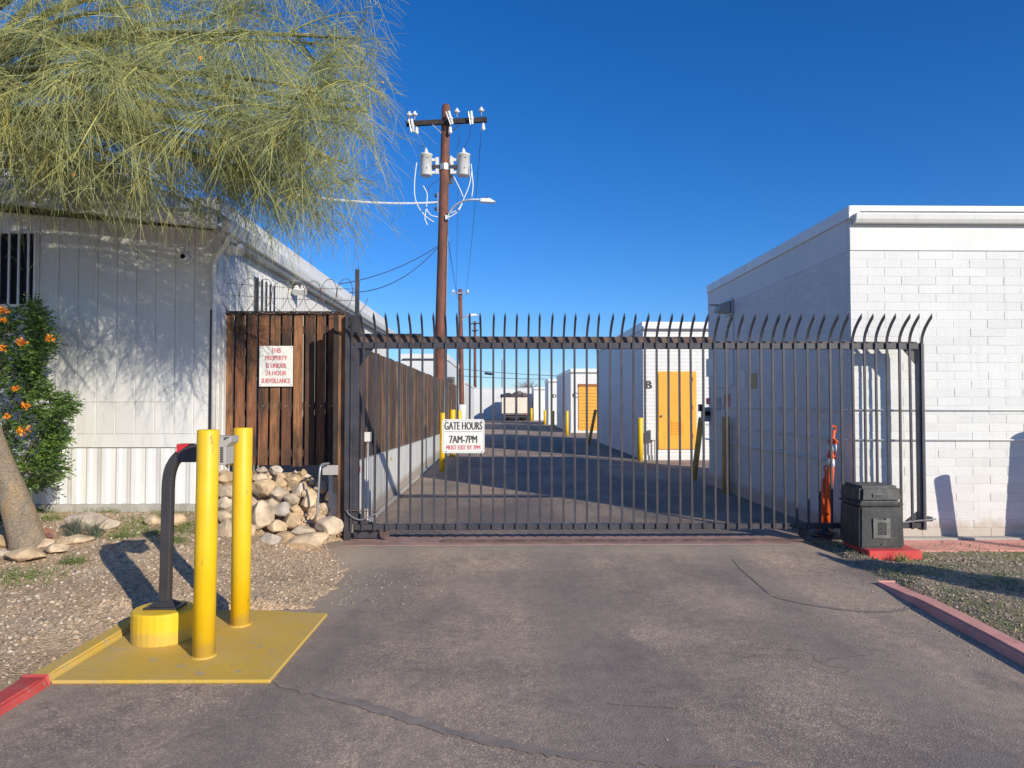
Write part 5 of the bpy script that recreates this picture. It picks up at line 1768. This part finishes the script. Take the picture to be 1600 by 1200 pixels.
# earth core of the heap so nothing floats
core = MB()
n1, n2 = 12, 8
for j in range(n2 + 1):
    for i in range(n1 + 1):
        px = 330 + 215 * i / n1
        y = 7.45 + (8.6 - 7.45) * j / n2
        x = P(px, 700, y).x
        core.v.append((x, y, -0.02 + 0.80 * sstep(7.45, 8.45, y) * (1 - 0.72 * sstep(475, 525, px)) + 0.03 * mnoise.noise((x * 4, y * 4, 2))))
for j in range(n2):
    for i in range(n1):
        k = j * (n1 + 1) + i
        core.f.append((k, k + 1, k + n1 + 2, k + n1 + 1))
core.obj('slope', 'gravel_soil', None, smooth=True, kind='structure')

def slope_z(x, y):
    px = 781 + x * FOC / y
    if not (335 < px < 540):
        return None
    return -0.02 + 0.80 * sstep(7.45, 8.45, y) * (1 - 0.72 * sstep(475, 525, px)) + 0.02


pebbles('rubble', 260, lambda: (random.uniform(-3.3, -1.75), random.uniform(7.3, 8.4)), slope_z, 0.02, 0.075, 'rubble_stone', 0.75)

EG = 'edging stones around the tree'
edge = [(38, 867, 55, 24, 'long pale edging stone in front of the trunk'), (85, 857, 40, 17, 'oval tan edging stone beyond the trunk'), (68, 850, 50, 17, 'cracked pinkish edging stone beside the trunk foot'),
        (115, 842, 52, 14, 'flat cream edging stone furthest from the trunk'), (4, 866, 24, 18, 'tan edging stone at the picture edge by the trunk'), (2, 847, 26, 22, 'rounded grey pink stone behind the trunk foot')]
for px, py, wp, hp, lab in edge:
    g = GB(px, py + hp * 0.45)
    rock(px, py, g.y, wp, hp, lab, EG, tilt=0.15)
BGk = 'boulders in the gravel bed'
for px, py, wp, hp, lab, mm in ((72, 834, 26, 16, 'rusty red stone at the trunk base', red_mesh), (77, 838, 16, 10, 'dark maroon stone in front of the rusty one', red_mesh),
                                (135, 815, 62, 30, 'buried pale boulder behind the yucca clumps', None), (170, 822, 40, 22, 'low pale boulder beside the yucca clumps', None),
                                (238, 812, 26, 18, 'grey stone half buried in the weeds', None), (275, 813, 28, 20, 'grey tan stone behind the keypad post', None)):
    g = GB(px, py + hp * 0.45)
    rock(px, py, g.y, wp, hp, lab, BGk, mm, tilt=0.15)

# thin bent pipe with plate
t = thing('standpipe', 'thin bent metal pipe with a small plate rising from the rock heap', 'pipe', P(495, 818, 7.7))
MB().tube(curve_pts([P(494, 822, 7.7), P(497, 780, 7.7), P(499.5, 738, 7.7), P(503, 726, 7.75), P(514, 724, 7.9)], 6), 0.012, 8).obj('pipe', 'galvanised', t, smooth=True)
a, b = P(504, 727, 7.95), P(528, 742, 7.95)
MB().box(a.x, b.x, 7.95, 7.97, b.z, a.z).obj('plate', 'grey_plastic', t)

# ------------------------------------------------------------------ drooping tree
tree = thing('drooping_tree', 'fine leaved drooping green tree with slanting trunk overhanging the white building', 'tree', G(35, 858, 0.15))
tb = GB(43, 862)
TYY = tb.y + 0.08
fork = P(-80, 540, TYY - 0.1)
trunk_pts = curve_pts([Vector((tb.x, TYY, tb.z - 0.12)), P(40, 835, TYY), P(24, 785, TYY), P(-3, 720, TYY), P(-33, 640, TYY), fork, P(-230, 420, TYY - 0.2)], 5)
nT = len(trunk_pts)
rad = [0.155 * (1 - 0.45 * i / nT) + 0.07 * max(0, 1 - i / 5.0) ** 2 for i in range(nT)]
mb = MB().tube(trunk_pts, rad, 22)
mb.v = [tuple(Vector(p) * 1 + Vector((0.012 * mnoise.noise(Vector(p) * 6), 0.012 * mnoise.noise(Vector(p) * 6 + Vector((9, 0, 0))), 0))) for p in mb.v]
mb.obj('trunk', 'bark', tree, smooth=True)
hub = trunk_pts[-1]
targets = [(560, 60, 6.0), (575, 175, 6.2), (545, 255, 6.4), (490, 300, 6.6), (430, 290, 6.2), (505, 140, 5.6), (440, 200, 5.7), (345, 222, 6.0), (240, 105, 5.2), (375, 50, 5.4),
           (505, -60, 6.0), (300, -120, 6.0), (120, -60, 5.4), (160, 125, 5.3), (45, 135, 5.5), (225, 205, 6.3), (100, 200, 6.8), (290, 238, 6.9), (30, 240, 6.9), (460, 230, 7.1),
           (540, -160, 6.8), (150, -250, 6.4), (-150, 0, 6.0), (330, 30, 6.4), (90, 50, 6.2), (535, 70, 6.9), (200, 10, 5.6), (400, 250, 7.0), (545, 195, 5.8), (150, 262, 6.9), (250, 285, 7.2), (80, 280, 7.0), (200, 248, 6.6), (10, 215, 6.5), (-480, 120, 6.2), (-430, 240, 6.6), (-560, 0, 6.0), (-330, -60, 6.3), (-300, 150, 7.2), (-380, 60, 5.4)]
parts, main_dir = [], []
n_sub, n_str = 13, 19
B0, Bd, Bt, sub_polys, sub_r = [], [], [], [], []
S0, Sd = [], []
for ti, (px, py, Y) in enumerate(targets):
    T = P(px, py, Y)
    d = T - hub
    mid1 = hub + d * 0.35 + Vector((0, 0, 0.35 + 0.16 * d.length))
    mid2 = hub + d * 0.72 + Vector((0, 0, 0.22 + 0.08 * d.length))
    limb = curve_pts([hub, mid1, mid2, T], 9)
    L = len(limb)
    MB().tube(limb, [0.040 * (1 - i / L) ** 0.9 + 0.006 for i in range(L)], 7).obj('branch', 'branch_bark', tree, smooth=True)
    clumps = [0.45 + 0.55 * random.random() ** 0.8 for _ in range(5)] + [0.97]
    low = py > 236 and px < 300          # the thin shaded boughs low over the roof
    for k in range(9 if low else n_sub):
        f = min(1.0, max(0.35, random.choice(clumps) + random.gauss(0, 0.02)))
        i = min(L - 2, int(f * (L - 1)))
        p0 = limb[i].lerp(limb[i + 1], random.random())
        td = (limb[i + 1] - limb[i]).normalized()
        rd = Vector((random.gauss(0, 1), random.gauss(0, 0.8), random.gauss(0, 0.55)))
        bd = (td * 0.62 + rd * 0.75 + Vector((0, 0, -0.12))).normalized()
        bl = random.uniform(0.45, 1.0)
        pts = []
        for m in range(6):
            s = m / 5
            pts.append(p0 + bd * (bl * s) + Vector((0, 0, 0.12 * s * bl - 0.34 * s * s * bl)))
        if 781 + pts[-1].x * FOC / pts[-1].y > 600 + random.gauss(0, 12):
            continue
        if 630 - (pts[-1].z - EYE) * FOC / pts[-1].y > (350 if pts[-1].x * FOC / pts[-1].y < -440 else 390):
            continue
        sub_polys.append([tuple(p) for p in pts])
        sub_r.append(random.uniform(0.005, 0.009))
        for q in range(n_str if not low else 16):
            s = random.uniform(0.05, 1.0)
            m = min(4, int(s * 5))
            pp = pts[m].lerp(pts[m + 1], s * 5 - m)
            dd = ((pts[m + 1] - pts[m]).normalized() * 0.9 + Vector((random.gauss(0, 0.62), random.gauss(0, 0.6), random.gauss(-0.12, 0.55)))).normalized()
            if 781 + (pp.x + dd.x * 0.3) * FOC / pp.y > 612 + random.gauss(0, 16):
                continue
            qx = 781 + (pp.x + dd.x * 0.2) * FOC / pp.y
            qy = 630 - (pp.z - 0.16 + dd.z * 0.2 - EYE) * FOC / pp.y
            if qy > (345 if qx < 345 else 385) and random.random() < 0.9:
                continue
            S0.append(tuple(pp))
            Sd.append(tuple(dd))
sub_polys = np.array(sub_polys)
parts.append(strands(sub_polys, np.array(sub_r), np.array(sub_r) * 0.4, rng.uniform(0.3, 0.9, len(sub_polys))))
S0, Sd = np.array(S0), np.array(Sd)
n = len(S0)
Ls = rng.uniform(0.18, 0.55, n)
K = 6
s = np.linspace(0, 1, K)[None, :, None]
droop = rng.uniform(0.05, 0.62, n)[:, None, None]
main = S0[:, None, :] + Sd[:, None, :] * Ls[:, None, None] * s + np.array([0, 0, -1.0])[None, None, :] * droop * Ls[:, None, None] * s ** 2
main += rng.normal(0, 0.006, main.shape) * s
tint = np.clip(rng.beta(2.2, 2.2, n), 0, 0.985)
parts.append(strands(main, rng.uniform(0.0019, 0.0030, n), np.full(n, 0.0012), tint))
# thin side needles
for rep in range(5):
    f = rng.uniform(0.1, 0.95, n) * (K - 1)
    i0 = np.floor(f).astype(int)
    w_ = (f - i0)[:, None]
    ar = np.arange(n)
    a0 = main[ar, i0] * (1 - w_) + main[ar, i0 + 1] * w_
    td = main[ar, i0 + 1] - main[ar, i0]
    td /= np.linalg.norm(td, axis=1, keepdims=True)
    dd = td * 0.8 + rng.normal(0, 0.55, (n, 3))
    dd /= np.linalg.norm(dd, axis=1, keepdims=True)
    ll = rng.uniform(0.08, 0.28, n)[:, None, None]
    s3 = np.linspace(0, 1, 4)[None, :, None]
    sd_ = a0[:, None, :] + dd[:, None, :] * ll * s3 + np.array([0, 0, -1.0]) * 0.3 * ll * s3 ** 2
    parts.append(strands(sd_, rng.uniform(0.0014, 0.002, n), np.full(n, 0.0009), np.clip(tint + rng.normal(0, 0.12, n), 0, 0.985)))
v, q, tt = join_strands(parts)
link('crown', fast_mesh('crown', v, quads=q, tint=tt, smooth=True), 'tree_strand', tree)
# a few yellowed leaves caught in the crown
nl_ = 160
idx = rng.integers(0, n, nl_)
c = main[idx, 3]
u1 = rng.normal(0, 1, (nl_, 3))
u1 /= np.linalg.norm(u1, axis=1, keepdims=True)
u2 = np.cross(u1, rng.normal(0, 1, (nl_, 3)))
u2 /= np.linalg.norm(u2, axis=1, keepdims=True)
sz = rng.uniform(0.008, 0.02, nl_)[:, None]
vv = np.stack([c - u1 * sz, c + u2 * sz * .6, c + u1 * sz, c - u2 * sz * .6], axis=1).reshape(-1, 3)
link('yellow_leaves', fast_mesh('yellow_leaves', vv, quads=np.arange(nl_ * 4).reshape(-1, 4), tint=np.repeat(rng.random(nl_), 4)), 'petal', tree, kind='stuff')

# ------------------------------------------------------------------ leaf helper and orange flowering shrub
def leaf_mesh(name, centres, dirs, lens, wid, tint):
    """folded diamond leaves"""
    c, d = np.asarray(centres), np.asarray(dirs)
    d = d / (np.linalg.norm(d, axis=1, keepdims=True) + 1e-9)
    r = rng.normal(0, 1, d.shape)
    s = np.cross(d, r)
    s /= np.linalg.norm(s, axis=1, keepdims=True) + 1e-9
    nrm = np.cross(s, d)
    L_, W_ = np.asarray(lens)[:, None], np.asarray(wid)[:, None]
    base, tip = c, c + d * L_
    m = c + d * L_ * 0.45
    v = np.stack([base, m + s * W_ + nrm * W_ * 0.4, tip - nrm * L_ * 0.08, m - s * W_ + nrm * W_ * 0.4, m], axis=1).reshape(-1, 3)
    k = np.arange(len(c))[:, None] * 5
    tri = np.concatenate([k + np.array([0, 1, 4]), k + np.array([1, 2, 4]), k + np.array([2, 3, 4]), k + np.array([3, 0, 4])])
    return fast_mesh(name, v, tris=tri, tint=np.repeat(np.asarray(tint), 5))


sh = thing('flowering_shrub', 'bushy green shrub with orange trumpet flowers beside the white building', 'shrub', (-5.0, 7.3, 0.3))
SHY = 7.6
outline = [(470, 62), (490, 70), (520, 80), (545, 84), (562, 60), (585, 62), (610, 84), (628, 128), (645, 104), (662, 92), (680, 112), (700, 96), (715, 88), (735, 106), (750, 88), (762, 62)]
tips = []
for py in np.arange(472, 762, 4.4):
    mx = np.interp(py, [o[0] for o in outline], [o[1] for o in outline])
    for _ in range(3):
        tips.append((mx - abs(random.gauss(0, 6)), py, SHY + random.uniform(-0.3, 0.3)))
    for _ in range(6):
        tips.append((random.uniform(-150, mx - 5), py + random.uniform(-4, 4), SHY + random.uniform(-0.5, 0.45)))
root = Vector((P(-20, 760, SHY + 0.1).x, SHY + 0.1, 0.25))
Cn, Dn, Ln, Wn, Tn = [], [], [], [], []
for px, py, Y in tips:
    T = P(px, py, Y)
    d = (T - root)
    dirn = Vector((d.x * 0.9, d.y * 0.5, 0.25 * d.z))
    if dirn.length < 0.01:
        dirn = Vector((1, 0, 0))
    dirn.normalize()
    p0 = T - dirn * 0.22 + Vector((0, 0, 0.03))
    # a spray: several pinnate leaves
    base_t = random.betavariate(2, 2)
    for k in range(7):
        a0 = p0.lerp(T, k / 7)
        ld = (dirn * 0.7 + Vector((random.gauss(0, .6), random.gauss(0, .6), random.gauss(0, .45)))).normalized()
        ll = random.uniform(0.08, 0.15)
        for j in range(5):
            q = a0 + ld * ll * (j + 1) / 5 + Vector((0, 0, -0.02 * ((j + 1) / 5) ** 2))
            for sg_ in ((-1, 1) if j < 4 else (0,)):
                side = ld.cross(Vector((0, 0, 1))).normalized() * sg_
                Cn.append(tuple(q))
                Dn.append(tuple(ld * 0.8 + side * 0.9 + Vector((0, 0, random.uniform(-0.5, 0.1)))))
                Ln.append(random.uniform(0.028, 0.048))
                Wn.append(random.uniform(0.006, 0.010))
                Tn.append(min(1, max(0, base_t + random.gauss(0, 0.18))))
link('foliage', leaf_mesh('foliage', Cn, Dn, Ln, Wn, Tn), 'leaf', sh)
st = random.sample(tips, 34)
for px, py, Y in st:
    T = P(px, py, Y)
    MB().tube(curve_pts([root + Vector((random.uniform(-.1, .1), random.uniform(-.1, .1), 0)), root.lerp(T, 0.5) + Vector((0, 0, 0.18)), T], 5), [0.011] * 5 + [0.006] * 5 + [0.003], 5).obj('stem', 'stem_bark', sh)
flowers = [(6, 486, 10), (6, 500, 8), (78, 530, 11), (33, 535, 9), (4, 543, 9), (25, 607, 7), (41, 634, 8), (37, 672, 12), (-40, 560, 10), (12, 650, 6), (-60, 620, 9)]
for px, py, rp in flowers:
    c = P(px, py, SHY - 0.52)
    Cn, Dn, Ln, Wn, Tn = [], [], [], [], []
    for k in range(48):
        d = Vector((random.gauss(0, 1), random.gauss(0, 1) - 0.5, random.gauss(0, 0.8))).normalized()
        Cn.append(tuple(c + d * rp * SHY / FOC * random.uniform(0.1, 0.55)))
        Dn.append(tuple(d + Vector((random.gauss(0, .5), random.gauss(0, .5), random.gauss(0, .5)))))
        Ln.append(rp * SHY / FOC * random.uniform(0.25, 0.6))
        Wn.append(random.uniform(0.007, 0.013))
        Tn.append(random.random())
    link('flower', leaf_mesh('flower', Cn, Dn, Ln, Wn, Tn), 'petal', sh)

# ------------------------------------------------------------------ weeds, yucca clumps, grass, litter
def blades(n, pos, hmin, hmax, spread, r=0.003, droop=0.3, tintf=None):
    p0 = np.array([pos() for _ in range(n)])
    d = rng.normal(0, spread, (n, 3))
    d[:, 2] = 1
    d /= np.linalg.norm(d, axis=1, keepdims=True)
    L_ = rng.uniform(hmin, hmax, n)[:, None, None]
    s_ = np.linspace(0, 1, 4)[None, :, None]
    poly = p0[:, None, :] + d[:, None, :] * L_ * s_ + np.array([0, 0, -1.0]) * droop * L_ * s_ ** 2 * np.abs(d[:, None, :1] + 0.3)
    t_ = rng.random(n) if tintf is None else tintf(p0)
    return strands(poly, np.full(n, r), np.full(n, 0.0006), t_)


def yucca(label, px, py, wp, hp):
    g = GB(px, py)
    t = thing('yucca_clump', label, 'plant', g, 'grassy yucca clumps in the gravel bed')
    h = hp * g.y / FOC
    v, q, tt = blades(110, lambda: (g.x + random.gauss(0, 0.02), g.y + random.gauss(0, 0.02), g.z), h * 0.7, h * 1.15, wp * 0.011, 0.0035, 0.15)
    link('foliage', fast_mesh('foliage', v, quads=q, tint=tt), 'yucca_leaf', t)


yucca('larger blue green grassy yucca clump in front of the buried boulder', 115, 838, 56, 32)
yucca('smaller blue green grassy yucca clump beside the larger one', 147, 842, 40, 30)


def weed_pos():
    cl = random.choice(weed_cl)
    x, y = random.gauss(cl[0], cl[2]), random.gauss(cl[1], cl[2] * 0.6)
    return (x, y, max(0, bed_z(x, y)) - 0.005)


weed_cl = []
for px, py, w_ in ((205, 828, 0.13), (222, 815, 0.13), (240, 835, 0.10), (270, 845, 0.08), (280, 830, 0.10), (190, 840, 0.08), (300, 822, 0.10), (65, 800, 0.09), (80, 812, 0.08), (45, 900, 0.16), (20, 908, 0.18), (115, 880, 0.05), (10, 800, 0.12), (543, 826, 0.04), (552, 829, 0.03), (265, 805, 0.1), (170, 800, 0.12), (205, 797, 0.1)):
    g = GB(px, py)
    weed_cl.append((g.x, g.y, w_))
p_ = [blades(2300, weed_pos, 0.02, 0.11, 0.8, 0.0034, 0.4)]
v, q, tt = join_strands(p_)
link('weeds', fast_mesh('weeds', v, quads=q, tint=tt), 'grass_blade', None, kind='stuff')
Cn, Dn, Ln, Wn, Tn = [], [], [], [], []
for k in range(2600):
    x, y, z = weed_pos()
    Cn.append((x, y, z + random.uniform(0.005, 0.06)))
    Dn.append((random.gauss(0, 1), random.gauss(0, 1), random.uniform(-0.1, 0.7)))
    Ln.append(random.uniform(0.012, 0.03))
    Wn.append(random.uniform(0.003, 0.006))
    Tn.append(random.uniform(0.6, 1))
link('weed_leaves', leaf_mesh('weed_leaves', Cn, Dn, Ln, Wn, Tn), 'leaf', None, kind='stuff')


def lawn_pos():
    while True:
        x, y = random.uniform(3.42, 7.2), random.uniform(3.4, 7.95)
        m = mnoise.noise((x * 1.6, y * 1.6, 4.0)) + (0.35 if y < 5.6 else 0) + 0.12 * random.gauss(0, 1) + (0.25 if y > 7.3 else 0)
        if m > 0.12:
            return (x, y, lawn_z(x, y) - 0.004)


v, q, tt = blades(9000, lawn_pos, 0.02, 0.07, 0.6, 0.0028, 0.4)
link('grass', fast_mesh('grass', v, quads=q, tint=tt), 'grass_blade', None, kind='stuff')
Cn, Dn, Ln, Wn, Tn = [], [], [], [], []
for k in range(5000):
    x, y = random.uniform(3.45, 7.3), random.uniform(3.5, 8.0)
    Cn.append((x, y, lawn_z(x, y) + random.uniform(0.004, 0.014)))
    Dn.append((random.gauss(0, 1), random.gauss(0, 1), random.gauss(0, 0.2)))
    Ln.append(random.uniform(0.015, 0.045))
    Wn.append(random.uniform(0.004, 0.009))
    Tn.append(random.random())
link('fallen_leaves', leaf_mesh('fallen_leaves', Cn, Dn, Ln, Wn, Tn), 'dry_leaf', None, kind='stuff')
# small weed by the red pad
g = G(1410, 880)
t = thing('weed_tuft', 'small yellowish weed growing in front of the red pad', 'weed', (g.x, g.y, 0.0))
v, q, tt = blades(60, lambda: (g.x + random.gauss(0, .03), g.y + random.gauss(0, .02), 0.02), 0.04, 0.13, 0.55, 0.004, 0.3)
link('foliage', fast_mesh('foliage', v, quads=q, tint=tt), 'grass_blade', t)

# dense conical shrub added beside the lawn (unseen; shaped to throw the long shadow over kerb and grass)
cs = thing('shadow_shrub', 'unseen cone shaped shrub added to shade the lawn beside the driveway', 'shrub', (5.88, 4.05, 0.02))
n = 16000
hgt = 1.72
zz = hgt * (1 - np.sqrt(rng.random(n)))
rr = 0.66 * (1 - zz / hgt) ** 0.85 * np.sqrt(rng.random(n))
an = rng.uniform(0, 6.283, n)
cc = np.stack([5.88 + rr * np.cos(an), 4.05 + rr * np.sin(an), zz + 0.08], axis=1)
link('foliage', leaf_mesh('foliage', cc, rng.normal(0, 1, (n, 3)), rng.uniform(0.04, 0.07, n), rng.uniform(0.012, 0.02, n), rng.random(n)), 'leaf', cs)
MB().tube([(5.88, 4.05, -0.02), (5.88, 4.05, 1.2)], [0.05, 0.02], 8).obj('trunk', 'stem_bark', cs)

for o in bpy.data.objects:
    if '_local' in o:
        del o['_local']
